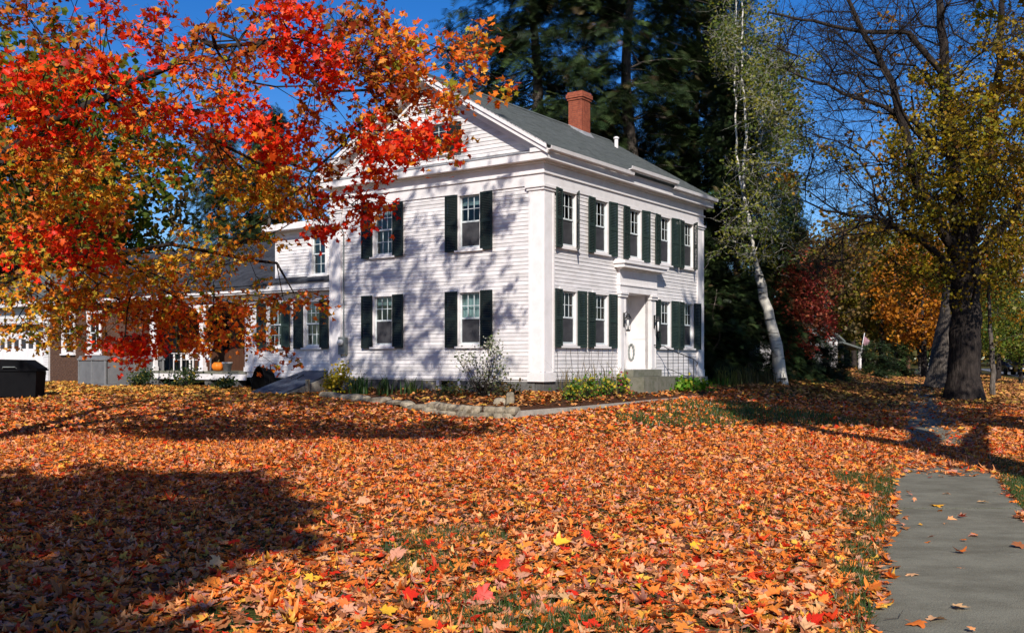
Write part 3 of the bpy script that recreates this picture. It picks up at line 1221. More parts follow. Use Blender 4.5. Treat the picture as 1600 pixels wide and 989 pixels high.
pbox(m, wing_plane, WS, 12.72, 0.0, 0.03, 3.62, 3.78)
m.build('corner_board', M['trim'], wing)
# dormer roof
m = MB()
m.prism([(WX - 0.35, 5.92), (WX - 0.35, 6.06), (5.6, 6.5), (5.6, 6.36)], 1, WS + 0.02, 11.85)
m.build('dormer_roof', M['shingle_old'], wing)
m = MB()
m.box(WX - 0.40, WX - 0.352, WS + 0.02, 11.87, 5.86, 6.07)
m.box(WX - 0.35, WX, WS + 0.02, 11.8, 5.86, 5.90)
m.build('dormer_fascia', M['trim'], wing)
# long eave fascia
m = MB()
m.box(WX - 0.40, WX - 0.35, WS + 0.1, 25.5, 3.86, 4.07)
m.box(WX - 0.349, WX + 0.02, WS + 0.1, 25.5, 3.80, 3.85)
m.build('eave_fascia', M['trim'], wing)
m = MB()
m.prism([(WX - 0.46, 4.07), (WX - 0.46, 4.12), (WX, 4.32), (WX, 4.07)], 1, WS + 0.05, 11.6)
m.build('skirt_roof', M['shingle_old'], wing)
# main wing roof with courses
RZ0, RZ1, RX0, RX1 = 4.07, 6.25, WX - 0.46, 5.1
m = MB()
m.prism([(RX0, RZ0 - 0.02), (RX1, RZ1 - 0.02), (9.6, RZ0 - 0.02), (9.6, RZ0 - 0.1), (RX1, RZ1 - 0.12), (RX0, RZ0 - 0.09)], 1, 11.62, 25.6)
wr = m.build('roof', M['shingle_old'], wing)
m = MB()
nr = 30
for i in range(nr):
    f0, f1 = i / nr, min(1.0, (i + 1.2) / nr)
    y = 11.6
    while y < 25.6:
        y1 = min(y + rnd.uniform(0.26, 0.38), 25.63)
        l = rnd.uniform(0.008, 0.022)
        b_ = len(m.V)
        xa, xb = RX0 - 0.03 + (RX1 - RX0) * f0, RX0 - 0.03 + (RX1 - RX0) * f1
        za, zb = RZ0 + (RZ1 - RZ0) * f0 + l, RZ0 + (RZ1 - RZ0) * f1
        m.V += [(xa, y, za - 0.02), (xa, y1 - 0.008, za - 0.02), (xa, y, za), (xa, y1 - 0.008, za), (xb, y1 - 0.008, zb), (xb, y, zb)]
        m.F += [(b_ + 2, b_ + 5, b_ + 4, b_ + 3), (b_, b_ + 2, b_ + 3, b_ + 1)]
        y = y1
m.build('shingles', M['shingle_old'], wing, parent=wr, kind='stuff')
# porch
m = MB()
m.box(WX + 1.9, WX + 2.0, 13.1, 18.6, 1.1, 3.8)
m.build('porch_back_wall', M['wood_brown'], wing)
MB().box(WX - 0.04, WX + 1.9, 13.15, 18.6, 1.06, 1.14).build('porch_floor', M['step'], wing)
MB().box(WX - 0.02, WX + 0.03, 13.15, 18.6, 0.84, 1.055).build('porch_skirt', M['trim'], wing)
for k in range(4):
    a = 13.6 + k * 1.5
    MB().box(WX + 0.05, WX + 0.4, a, a + 0.35, 0.3, 0.83).build('porch_pier', M['granite'], wing)
MB().box(WX, WX + 2.0, 13.1, 18.6, 3.805, 3.85).build('porch_ceiling', M['trim'], wing)
for a, w_ in ((12.75, 0.42), (15.45, 0.2), (18.3, 0.3)):
    m = MB()
    m.box(WX - 0.03, WX + 0.12, a, a + w_, 1.14, 3.3)
    m.box(WX - 0.06, WX + 0.15, a - 0.03, a + w_ + 0.03, 1.141, 1.3)
    m.box(WX - 0.06, WX + 0.15, a - 0.03, a + w_ + 0.03, 3.18, 3.28)
    m.build('porch_post', M['trim'], wing)
for a0, a1 in ((13.17, 15.45), (15.65, 18.3)):
    m = MB()
    n = 14
    for i in range(n):
        f0, f1 = i / n, (i + 1) / n
        za = 3.2 + 0.4 * math.sin(math.pi * f0) ** 0.6
        zb = 3.2 + 0.4 * math.sin(math.pi * f1) ** 0.6
        ya, yb = a0 + (a1 - a0) * f0, a0 + (a1 - a0) * f1
        m.hexa(((WX - 0.02, ya, za), (WX + 0.08, ya, za), (WX + 0.08, yb, zb), (WX - 0.02, yb, zb),
                (WX - 0.02, ya, 3.8), (WX + 0.08, ya, 3.8), (WX + 0.08, yb, 3.8), (WX - 0.02, yb, 3.8)))
    m.build('porch_arch', M['trim'], wing)
m = MB()
m.box(WX + 1.84, WX + 1.9, 14.0, 14.95, 1.15, 3.2)
pd = m.build('porch_door', M['shaded_shutter'], wing)
m = MB()
m.box(WX + 1.82, WX + 1.9, 13.9, 14.0, 1.15, 3.3)
m.box(WX + 1.82, WX + 1.9, 14.95, 15.05, 1.15, 3.3)
m.build('door_casing', M['trim'], wing, parent=pd)
MB().box(WX + 1.84, WX + 1.9, 16.4, 17.6, 1.9, 3.2).build('porch_window', M['black'], wing)
# brick section
ops_b = [(24.1 - 0.38, 24.1 + 0.38, 1.85, 3.4), (22.27 - 0.38, 22.27 + 0.38, 1.85, 3.4)]
m = MB()
for r in rects(18.62, 25.5, 0.3, 3.8, ops_b):
    pbox(m, wing_plane, r[0], r[1], -0.15, -0.012, r[2], r[3])
bw = m.build('brick_wall', M['mortar'], wing)
m = MB()
z = 0.5
i = 0
while z < 3.74:
    for r in rects(18.62, 25.5, z, z + 0.065, ops_b):
        a = r[0] - (0.11 if i % 2 else 0)
        while a < r[1]:
            lo, hi = max(a, r[0]), min(a + 0.21, r[1])
            if hi - lo > 0.03:
                pbox(m, wing_plane, lo + 0.005, hi - 0.005, -0.02, rnd.uniform(0, 0.006), z, z + 0.065)
            a += 0.22
    z += 0.076
    i += 1
m.build('bricks', M['old_brick'], wing, parent=bw, kind='stuff')
for a in (24.1, 22.27):
    window(wing, wing_plane, a, 1.85, 0.74, 1.55, lower='panes', curtain=a > 23, cols=2)

gar = hthing('garage', 'white garage at the far left with a row of small door windows', 'garage', WX, 28.5, 0.4)
ops_gd = [(26.05, 31.0, 0.7, 2.86)]
m = MB()
for r in rects(25.62, 32.5, 0.4, 4.1, ops_gd):
    pbox(m, wing_plane, r[0], r[1], -0.12, -0.001, r[2], r[3])
m.box(WX + 0.13, 7.5, 32.4, 32.5, 0.4, 4.1)
m.box(WX + 0.13, 7.5, 25.62, 25.72, 0.4, 4.1)
m.box(7.4, 7.5, 25.73, 32.39, 0.4, 4.1)
m.build('wall', M['paint'], gar)
gb = []
siding(wing_plane, 25.62, 32.5, 0.6, 3.85, [(25.95, 31.1, 0.4, 3.08)], gb)
add_boards(gb, gar, 60)
m = MB()
m.prism([(WX - 0.4, 4.0), (5.1, 5.9), (9.6, 4.0), (9.6, 3.92), (5.1, 5.8), (WX - 0.4, 3.92)], 1, 25.62, 32.7)
m.build('roof', M['shingle'], gar)
MB().box(WX - 0.44, WX - 0.40, 25.62, 32.7, 3.8, 4.02).build('eave_fascia', M['trim'], gar)
MB().box(WX - 0.12, WX + 0.0, 25.95, 31.1, 2.87, 3.06).build('header_shadow_strip', M['shaded_shutter'], gar)  # dark colour stands in for the shadow line under the door header
m = MB()
for r in rects(26.06, 30.99, 0.7, 2.85, [(26.25 + k * 0.58, 26.25 + k * 0.58 + 0.42, 2.02, 2.42) for k in range(8)]):
    pbox(m, wing_plane, r[0], r[1], -0.06, -0.02, r[2], r[3])
gd = m.build('garage_door', M['trim'], gar)
for k in range(8):
    pm = MB()
    pbox(pm, wing_plane, 26.25 + k * 0.58, 26.25 + k * 0.58 + 0.42, -0.055, -0.05, 2.02, 2.42)
    pm.build('pane', M['screen'], gar, parent=gd)

# cellar bulkhead in the corner between house and wing
bk = hthing('cellar_bulkhead', 'sloping slate blue cellar hatch against the white wall beside the house corner', 'cellar hatch', 0.2, 9.4, 0.4)
for k in range(2):
    y0 = 8.75 + k * 0.76
    m = MB()
    m.hexa(((-1.05, y0 + 0.005, 0.50), (-1.05, y0 + 0.755, 0.50), (WX - 0.03, y0 + 0.755, 1.14), (WX - 0.03, y0 + 0.005, 1.14),
            (-1.07, y0 + 0.005, 0.55), (-1.07, y0 + 0.755, 0.55), (WX - 0.03, y0 + 0.755, 1.20), (WX - 0.03, y0 + 0.005, 1.20)))
    lf = m.build('hatch_leaf', M['blue_door'], bk)
    MB().tube([(0.1, y0 + (0.62 if k == 0 else 0.14), 0.94), (0.1, y0 + (0.62 if k == 0 else 0.14), 0.98), (0.35, y0 + (0.62 if k == 0 else 0.14), 1.08), (0.35, y0 + (0.62 if k == 0 else 0.14), 1.04)], 0.012, 6).build('handle', M['iron'], bk, parent=lf)
for yy in (8.72, 10.25):
    m = MB()
    m.prism([(-1.0, 0.3), (WX - 0.03, 0.3), (WX - 0.03, 1.13), (-1.0, 0.51)], 1, yy, yy + 0.05)
    m.build('cheek_wall', M['concrete'], bk)
MB().box(-0.2, -0.1, 8.6, 8.7, 0.4, 0.95).build('side_post', M['fieldstone'], bk)

# ------------------------------------------------------------------ yard objects
def gz(x, y):
    return float(ground(x, y))


# square hot tub seen corner on
px_, Yt = 163, 36.2
tx = (px_ - 800) / F * Yt
tub = thing('hot_tub', 'square grey hot tub with panelled sides and a flat dark lid', 'hot tub', (tx, Yt + 1.55, gz(tx, Yt + 1.5)), R(47))
S = 1.12
MB().box(-S - 0.06, S + 0.06, -S - 0.06, S + 0.06, -0.05, 0.06).build('base', M['tub_trim'], tub)
for k in range(4):
    for j in range(2):
        m = MB()
        a0, a1 = -S + 0.09 + j * (S - 0.05), -S + 0.09 + (j + 1) * (S - 0.05) - 0.08
        m.box(a0, a1, -S, -S + 0.05, 0.07, 0.92)
        o = m.build('side_panel', M['tub'], tub)
        o.rotation_euler = (0, 0, k * math.pi / 2)
    for a in (-S, -0.0):
        m = MB()
        m.box(a - 0.03, a + 0.03, -S - 0.02, -S + 0.06, 0.06, 0.94)
        o = m.build('corner_trim', M['tub_trim'], tub)
        o.rotation_euler = (0, 0, k * math.pi / 2)
MB().box(-S - 0.05, S + 0.05, -S - 0.05, S + 0.05, 0.94, 1.0).build('rim', M['tub_trim'], tub)
m = MB()
m.hexa(((-S - 0.02, -S - 0.02, 1.001), (S + 0.02, -S - 0.02, 1.001), (S + 0.02, S + 0.02, 1.001), (-S - 0.02, S + 0.02, 1.001),
        (-S + 0.02, -S + 0.02, 1.10), (S - 0.02, -S + 0.02, 1.10), (S - 0.02, S - 0.02, 1.10), (-S + 0.02, S - 0.02, 1.10)))
m.build('lid', M['tub'], tub)

# black lidded bin at the left edge
Yb = 28.7
bx = (28 - 800) / F * Yb
bin_ = thing('garden_bin', 'large black lidded bin standing on the lawn at the left edge', 'bin', (bx, Yb, gz(bx, Yb)), R(8))
MB().hexa(((-0.62, -0.4, 0.05), (0.6, -0.4, 0.05), (0.6, 0.4, 0.05), (-0.62, 0.4, 0.05), (-0.66, -0.44, 0.78), (0.64, -0.44, 0.78), (0.64, 0.44, 0.78), (-0.66, 0.44, 0.78))).build('body', M['black'], bin_)
MB().prism([(-0.7, 0.785), (0.68, 0.785), (0.66, 0.86), (0.32, 1.10), (-0.68, 1.12)], 1, -0.48, 0.48).build('lid', M['black'], bin_)
MB().tube([(-0.25, -0.49, 0.86), (-0.22, -0.55, 0.9), (0.1, -0.55, 0.9), (0.13, -0.49, 0.86)], 0.015, 6).build('handle', M['greymetal'], bin_)
for xx in (-0.45, 0.42):
    MB().lathe(xx, 0, [(0.05, 0.0), (0.06, 0.05)], 8).build('foot', M['rubber'], bin_)

# tipped dark wheelbarrow tub by the bulkhead
wbx, wby, _ = h2w(-0.3, 10.75)
wbr = thing('wheelbarrow', 'black wheelbarrow tipped against the white wing wall beside the sloping hatch', 'wheelbarrow', (wbx, wby, gz(wbx, wby)), HR)
m = MB()
for i in range(10):
    a0, a1 = math.pi * i / 10, math.pi * (i + 1) / 10
    for x0, x1 in ((0, 0.55),):
        p = []
        for r_, sh in ((0.42, 0.0),):
            pass
        m.hexa(((0.0, 0.36 * math.cos(a0), 0.82 * math.sin(a0)), (0.55, 0.28 * math.cos(a0) + 0.05, 0.7 * math.sin(a0)), (0.55, 0.28 * math.cos(a1) + 0.05, 0.7 * math.sin(a1)), (0.0, 0.36 * math.cos(a1), 0.82 * math.sin(a1)),
                (0.0, 0.33 * math.cos(a0), 0.79 * math.sin(a0)), (0.55, 0.25 * math.cos(a0) + 0.05, 0.67 * math.sin(a0)), (0.55, 0.25 * math.cos(a1) + 0.05, 0.67 * math.sin(a1)), (0.0, 0.33 * math.cos(a1), 0.79 * math.sin(a1))))
m.build('tray', M['black'], wbr)
MB().tube([(0.1, 0.4, 0.05), (0.3, 0.75, 0.35), (0.5, 0.5, 0.85)], 0.02, 6).build('handle', M['black'], wbr)
MB().tube([(0.1, -0.4, 0.05), (0.3, -0.2, 0.5), (0.5, 0.0, 0.85)], 0.02, 6).build('handle', M['black'], wbr)
m = MB()
m.lathe(0, 0, [(0.06, -0.04), (0.17, -0.04), (0.19, 0.0), (0.17, 0.04), (0.06, 0.04)], 16)
wm = m.mesh('wheel', M['rubber'])
wo = obj('wheel', wm, wbr, loc=(0.58, 0.05, 0.2))
wo.rotation_euler = (0, R(90), 0)

# porch chair, pumpkin, pots
def wpt(lx, ly):
    x, y, _ = h2w(lx, ly)
    return x, y


def porch_chair(ly, label, rz):
    x, y = wpt(WX + 0.7, ly)
    c = thing('porch_chair', label, 'chair', (x, y, 1.14), HR + rz, 'white chairs on the porch')
    for k in range(5):
        MB().box(-0.26 + k * 0.105, -0.26 + k * 0.105 + 0.09, -0.25, 0.25, 0.40, 0.42).build('seat_slat', M['trim'], c)
        m = MB()
        xs0 = -0.25 + k * 0.105
        m.hexa(((xs0, 0.22, 0.42), (xs0 + 0.085, 0.22, 0.42), (xs0 + 0.085, 0.245, 0.42), (xs0, 0.245, 0.42),
                (xs0, 0.42, 1.08 + 0.05 * (2 - abs(k - 2))), (xs0 + 0.085, 0.42, 1.08 + 0.05 * (2 - abs(k - 2))), (xs0 + 0.085, 0.445, 1.08 + 0.05 * (2 - abs(k - 2))), (xs0, 0.445, 1.08 + 0.05 * (2 - abs(k - 2)))))
        m.build('back_slat', M['trim'], c)
    for sx in (-0.3, 0.27):
        MB().box(sx, sx + 0.04, -0.26, -0.21, 0, 0.64).build('leg', M['trim'], c)
        MB().box(sx, sx + 0.04, 0.22, 0.27, 0, 0.64).build('leg', M['trim'], c)
        MB().box(sx - 0.03, sx + 0.07, -0.32, 0.3, 0.64, 0.665).build('armrest', M['trim'], c)
    return c


porch_chair(17.55, 'white slatted porch chair at the left of the porch', R(-100))
porch_chair(16.55, 'white slatted porch chair nearest the pumpkin', R(-80))
x, y = wpt(WX + 0.25, 14.95)
pk = thing('pumpkin', 'orange pumpkin on the porch floor', 'pumpkin', (x, y, 1.14))
MB().lathe(0, 0, [(0.05, 0.0), (0.17, 0.03), (0.23, 0.14), (0.22, 0.24), (0.14, 0.32), (0.04, 0.31)], 32, 0.05).build('body', M['pumpkin'], pk, smooth=True)
MB().tube([(0, 0, 0.3), (0.01, 0, 0.36), (0.04, 0.01, 0.41)], [0.03, 0.022, 0.025], 7).build('stem', M['stem'], pk)
x, y = wpt(WX + 0.25, 14.45)
pt = thing('flower_pot', 'pale flower pot on the porch floor right of the pumpkin', 'flower pot', (x, y, 1.14))
MB().lathe(0, 0, [(0.12, 0), (0.17, 0.27), (0.19, 0.27), (0.19, 0.33), (0.15, 0.33), (0.15, 0.28)], 16).build('pot', M['terracotta'], pt, smooth=True)
pr = hthing('porch_railing', 'thin black iron railing at the porch steps', 'railing', WX - 0.5, 16.2, 0.5)
for dy in (0.0, 0.9):
    m = MB()
    m.tube([(WX - 0.05, 15.9 + dy, 2.0), (WX - 0.9, 15.9 + dy, 1.5)], 0.014, 6)
    m.tube([(WX - 0.05, 15.9 + dy, 2.0), (WX - 0.05, 15.9 + dy, 1.1)], 0.014, 6)
    m.tube([(WX - 0.9, 15.9 + dy, 1.5), (WX - 0.9, 15.9 + dy, 0.4)], 0.014, 6)
    m.tube([(WX - 0.45, 15.9 + dy, 1.76), (WX - 0.45, 15.9 + dy, 0.6)], 0.01, 6)
    m.build('rail', M['iron'], pr)

# ------------------------------------------------------------------ flower bed, stone edging, kerb
outer = [(-1.15, 7.0), (-1.48, 4.7), (-2.1, 2.7), (-2.62, 1.2), (-2.72, 0.3), (-2.44, -0.7), (-0.5, -0.95), (2.0, -1.25), (4.2, -1.5), (6.1, -1.78), (8.2, -1.4), (10.6, -0.9)]
inner = [(0.0, 7.0), (0.0, 4.7), (0.0, 2.7), (0.0, 1.2), (0.0, 0.3), (0.0, 0.0), (0.5, 0.0), (2.0, 0.0), (4.2, 0.0), (6.1, 0.0), (8.2, 0.0), (10.6, 0.0)]
EDGE_TOP = [0.36, 0.36, 0.36, 0.37, 0.37, 0.34, 0.36, 0.40, 0.45, 0.49, 0.52, 0.55]


def dense(pts, k):
    out = []
    for a, b in zip(pts[:-1], pts[1:]):
        for i in range(k):
            f = i / k
            out.append(tuple(p + (q - p) * f for p, q in zip(a, b)))
    out.append(pts[-1])
    return out


dout = np.array(dense(outer, 5))
din = np.array(dense(inner, 5))
dtop = np.array([v[0] for v in dense([(z,) for z in EDGE_TOP], 5)])
NB = 8
bedP = []
for i in range(len(dout)):
    for j in range(NB + 1):
        f = j / NB
        l = dout[i] * (1 - f) + din[i] * f
        wx_, wy_, _ = h2w(l[0], l[1])
        z = dtop[i] - 0.03 + (0.72 - dtop[i]) * (f ** 0.8) + 0.05 * (vnoise(wx_, wy_, 0.5, 4) - 0.5)
        if j == 0:
            z = dtop[i] - 0.5
        bedP.append((wx_, wy_, z))
bedP = np.array(bedP)
bi = np.arange(len(bedP)).reshape(len(dout), NB + 1)
bq = np.stack([bi[:-1, :-1], bi[:-1, 1:], bi[1:, 1:], bi[1:, :-1]], -1).reshape(-1, 4)
obj('flower_bed', mesh_np('flower_bed', bedP, bq, M['mulch'], smooth=True), kind='structure')


def bed_point(fi, fj):
    i = fi * (len(dout) - 1)
    i0 = np.clip(np.floor(i).astype(int), 0, len(dout) - 2)
    fr = i - i0
    j = fj * NB
    j0 = np.clip(np.floor(j).astype(int), 0, NB - 1)
    fs = j - j0
    a = bedP[bi[i0, j0]] * (1 - fs)[:, None] + bedP[bi[i0, j0 + 1]] * fs[:, None]
    b = bedP[bi[i0 + 1, j0]] * (1 - fs)[:, None] + bedP[bi[i0 + 1, j0 + 1]] * fs[:, None]
    return a * (1 - fr)[:, None] + b * fr[:, None]


def rock_mesh(name, sx, sy, sz, seed, m):
    r = random.Random(seed)
    n, k = 9, 6
    mb = MB()
    prof = []
    for i in range(k + 1):
        ph = -math.pi / 2 + math.pi * i / k
        for j in range(n):
            th = 2 * math.pi * j / n
            c, s_ = math.cos(ph), math.sin(ph)
            e = 0.55
            x = math.copysign(abs(c) ** e, c) * math.copysign(abs(math.cos(th)) ** e, math.cos(th))
            y = math.copysign(abs(c) ** e, c) * math.copysign(abs(math.sin(th)) ** e, math.sin(th))
            z = math.copysign(abs(s_) ** e, s_)
            q = 1 + r.uniform(-0.13, 0.13)
            mb.V.append((x * sx / 2 * q, y * sy / 2 * q, z * sz / 2 * (1 + r.uniform(-0.1, 0.1))))
    for i in range(k):
        for j in range(n):
            j2 = (j + 1) % n
            mb.F.append((i * n + j, i * n + j2, (i + 1) * n + j2, (i + 1) * n + j))
    return mb.mesh(name, m)


sx_, sy_, _ = h2w(-2.3, 2.5)
edg = thing('stone_edging', 'low edging wall of pale rough fieldstones round the corner flower bed', 'stone wall', (sx_, sy_, gz(sx_, sy_)), 0)
path = np.array(dense(outer[:6], 30))
seg = np.linalg.norm(np.diff(path, axis=0), axis=1)
arc = np.concatenate([[0], np.cumsum(seg)])
d = 0.05
k = 0
while d < arc[-1] - 0.1:
    far = d < arc[-1] * 0.62
    lw = rnd.uniform(0.5, 0.9) if far else rnd.uniform(0.22, 0.42)
    hh = rnd.uniform(0.13, 0.18)
    q = np.array([np.interp(d + lw / 2, arc, path[:, c]) for c in (0, 1)])
    q2 = np.array([np.interp(d + lw, arc, path[:, c]) for c in (0, 1)])
    q1 = np.array([np.interp(d, arc, path[:, c]) for c in (0, 1)])
    ang = HR + math.atan2(q2[1] - q1[1], q2[0] - q1[0])
    wx_, wy_, _ = h2w(*q)
    g0 = gz(wx_, wy_)
    ztop = 0.37
    layers = [(g0 + 0.06, hh)] if far else [(g0 + 0.04, 0.2), (g0 + 0.2, 0.17)]
    for li, (zc, h_) in enumerate(layers):
        me = rock_mesh('stone', lw * 1.06, rnd.uniform(0.26, 0.36), h_ * 1.2, 100 + k, M['fieldstone'])
        o = obj('stone', me, edg)
        jx = rnd.uniform(-0.05, 0.05) + li * 0.04
        o.location = (wx_ - edg.location.x + jx, wy_ - edg.location.y + li * 0.03, zc - edg.location.z + (0.02 if far else -0.02))
        o.rotation_euler = (rnd.uniform(-0.12, 0.12), rnd.uniform(-0.12, 0.12), ang + rnd.uniform(-0.2, 0.2))
        k += 1
    d += lw * rnd.uniform(0.95, 1.05)

kx, ky, _ = h2w(2, -1.25)
kb = thing('garden_kerb', 'pale concrete kerb edging the bed below the front wall', 'kerb', (kx, ky, gz(kx, ky)), 0)
for (a, b), (za, zb) in zip(zip(outer[5:9], outer[6:10]), zip(EDGE_TOP[5:9], EDGE_TOP[6:10])):
    p = []
    for zlow in (True, False):
        for (q, zt, f) in ((a, za, -0.10), (b, zb, -0.10), (b, zb, 0.06), (a, za, 0.06)):
            l = (q[0], q[1] + f)
            x, y, _ = h2w(*l)
            p.append((x - kx, y - ky, (zt - 0.45 if zlow else zt + rnd.uniform(-0.006, 0.006)) - kb.location.z))
    MB().hexa(p).build('kerb_stone', M['concrete'], kb)
# two pale garden stones on the bed behind the edging
for (px_, py_, s_, hz_, lb) in ((781, 634, 0.30, 0.24, 'rounded pale stone at the left of the pair in the flower bed'), (797, 630, 0.22, 0.40, 'upright pale stone at the right of the pair in the flower bed')):
    p = at(px_, py_, 24.6)
    o = obj('garden_stone', rock_mesh('garden_stone', s_, s_ * 0.8, hz_, int(px_), M['fieldstone']))
    o.location = (p[0], p[1], 0.42 + hz_ * 0.35)
    tag(o, lb, 'stone', 'pale stones in the flower bed')

# ------------------------------------------------------------------ leaf shapes
half = [(0.0, 0.06), (0.17, -0.03), (0.38, -0.02), (0.29, 0.13), (0.50, 0.22), (0.63, 0.46), (0.46, 0.43), (0.28, 0.45), (0.27, 0.70), (0.13, 0.73)]
HI = half + [(0.0, 1.0)] + [(-x, y) for x, y in half[:0:-1]]
MIDL = [(0.0, 0.05), (0.38, 0.0), (0.27, 0.17), (0.62, 0.46), (0.27, 0.46), (0.0, 1.0), (-0.27, 0.46), (-0.62, 0.46), (-0.27, 0.17), (-0.38, 0.0)]


def fan(outl):
    P = np.array([(0.0, 0.36)] + outl)
    n = len(outl)
    T = np.array([(0, 1 + i, 1 + (i + 1) % n) for i in range(n)])
    return P, T


L_HI, L_MID = fan(HI), fan(MIDL)
L_LOW = (np.array([(0.0, 0.0), (0.5, 0.42), (0.0, 1.0), (-0.5, 0.42)]), np.array([(0, 1, 2), (0, 2, 3)]))


def frames(nrm, spin):
    """rotation matrices whose z is nrm, turned by spin"""
    n = nrm / np.linalg.norm(nrm, axis=1, keepdims=True)
    ref = np.where(np.abs(n[:, 2:3]) > 0.9, np.array([[1.0, 0, 0]]), np.array([[0, 0, 1.0]]))
    x = np.cross(ref, n)
    x /= np.linalg.norm(x, axis=1, keepdims=True)
    y = np.cross(n, x)
    c, s_ = np.cos(spin)[:, None], np.sin(spin)[:, None]
    return np.stack([x * c + y * s_, -x * s_ + y * c, n], -1)       # columns


def leaf_cloud(tmpl, pos, nrm, size, colr, curl=0.25, spin=None, rng=rg, rough=False):
    P, T = tmpl
    N = len(pos)
    if spin is None:
        spin = rng.uniform(0, 2 * np.pi, N)
    Rm = frames(nrm, spin)
    n = len(P)
    x = P[None, :, 0] - 0 * pos[:, :1]
    y = P[None, :, 1] - 0.4 + 0 * pos[:, :1]
    if rough:                                   # some leaves lie flat, some are rolled up or folded
        curl = curl * rng.choice([0.45, 1.0, 1.75], (N, 1), p=[0.35, 0.4, 0.25])
    c1 = rng.normal(0, 1, (N, 1)) * curl
    c2 = rng.normal(0, 1, (N, 1)) * curl
    c3 = rng.normal(0, 0.7, (N, 1)) * curl
    z = c1 * x * x * 1.8 + c2 * y * y * 1.3 + c3 * x * y + np.abs(rng.normal(0, 0.5, (N, 1))) * curl * np.abs(x)
    sx = rng.uniform(0.82, 1.1, (N, 1)) if not rough else rng.uniform(0.6, 1.1, (N, 1))
    L = np.stack([x * sx, y, z], -1) * size[:, None, None]
    V = np.einsum('nij,nkj->nki', Rm, L) + pos[:, None, :]
    Fc = (T[None] + (np.arange(N) * n)[:, None, None]).reshape(-1, 3)
    C = np.repeat(colr, n, axis=0)
    return V.reshape(-1, 3), Fc, C


def join(parts):
    Vs, Fs, Cs, b = [], [], [], 0
    for V, Fc, C in parts:
        Vs.append(V)
        Fs.append(Fc + b)
        Cs.append(C)
        b += len(V)
    return np.concatenate(Vs), np.concatenate(Fs), np.concatenate(Cs)


def pick(pal, n, rng=rg, jit=0.18):
    cols = np.array([p[1] for p in pal])
    wts = np.array([p[0] for p in pal], float)
    i = rng.choice(len(pal), n, p=wts / wts.sum())
    c = cols[i] * rng.uniform(1 - jit, 1 + jit, (n, 1)) * rng.uniform(0.93, 1.07, (n, 3))
    return np.clip(c, 0.003, 0.92)


# base colours (linear)
PAL_LAWN = [(27, (0.84, 0.34, 0.13)), (35, (0.86, 0.22, 0.035)), (10, (0.72, 0.06, 0.016)), (9, (0.80, 0.40, 0.06)), (12, (0.34, 0.12, 0.045)), (12, (0.58, 0.26, 0.17)), (5, (0.13, 0.05, 0.03))]
PAL_BACK = [(36, (0.66, 0.36, 0.06)), (28, (0.70, 0.26, 0.05)), (18, (0.36, 0.16, 0.05)), (8, (0.6, 0.42, 0.1)), (10, (0.18, 0.08, 0.035))]
PAL_VERGE = [(30, (0.60, 0.27, 0.09)), (25, (0.45, 0.19, 0.065)), (20, (0.6, 0.36, 0.07)), (25, (0.24, 0.10, 0.045))]
PAL_RED = [(56, (0.92, 0.038, 0.009)), (26, (0.90, 0.11, 0.013)), (10, (0.88, 0.32, 0.03)), (10, (0.45, 0.02, 0.012))]
PAL_ORG = [(40, (0.86, 0.22, 0.02)), (22, (0.85, 0.12, 0.016)), (20, (0.85, 0.42, 0.04)), (10, (0.42, 0.07, 0.018)), (8, (0.36, 0.36, 0.03))]
PAL_YEL = [(36, (0.86, 0.45, 0.04)), (26, (0.85, 0.25, 0.022)), (18, (0.5, 0.38, 0.04)), (9, (0.38, 0.12, 0.02)), (11, (0.22, 0.30, 0.02))]
PAL_DULL = [(38, (0.34, 0.05, 0.015)), (28, (0.55, 0.12, 0.017)), (20, (0.70, 0.28, 0.03)), (14, (0.24, 0.14, 0.02))]

# ------------------------------------------------------------------ fallen leaves
def on_walk(x, y, mar=0.0):
    e = x - walk_edge(y)
    return (e > -mar) & (e < WALK_W + mar)


def in_house(x, y):
    u, v = cu * (x - CX) + su * (y - CY), -su * (x - CX) + cu * (y - CY)
    a = (u > -0.05) & (u < LN) & (v > -0.05) & (v < WD)
    b = (u > WX - 0.05) & (u < 8) & (v >= WD) & (v < 33)
    # the raised flower bed gets its own leaves
    c = (np.interp(v, [-1, -0.7, 0.3, 1.2, 2.7, 4.7, 7.0], [-2.3, -2.44, -2.72, -2.62, -2.1, -1.48, -1.15]) < u) & (u <= 0) & (v > -0.75) & (v < 7)
    d_ = (v < 0) & (v > np.interp(u, [-2.44, -0.5, 2, 4.2, 6.1, 8.2, 10.6], [-0.7, -0.95, -1.25, -1.5, -1.78, -1.4, -0.9])) & (u > -2.44) & (u < 10.6)
    return a | b | c | d_


GRASS_SPOTS = [(1372, 760, 0.35, 1.2), (1368, 815, 0.25, 0.5), (1575, 775, 0.75, 1.0), (1590, 760, 0.6, 0.8), (665, 885, 0.28, 0.4), (760, 935, 0.45, 0.22), (800, 965, 0.5, 0.25), (1362, 870, 0.15, 0.5),
               (700, 840, 0.5, 0.35), (640, 860, 0.2, 0.2), (1160, 640, 2.2, 1.5), (1230, 645, 1.8, 1.5), (1075, 650, 1.5, 1.3), (860, 980, 0.5, 0.2), (1340, 900, 0.1, 0.5), (1350, 960, 0.1, 0.4)]
GS_W = []
for px_, py_, rx, ry in GRASS_SPOTS:
    Yg = 1.6 * F / (py_ - HZ)
    if py_ < 660:
        Yg = 1.35 * F / (py_ - HZ)
    GS_W.append(((px_ - 800) / F * Yg, Yg, rx, ry))


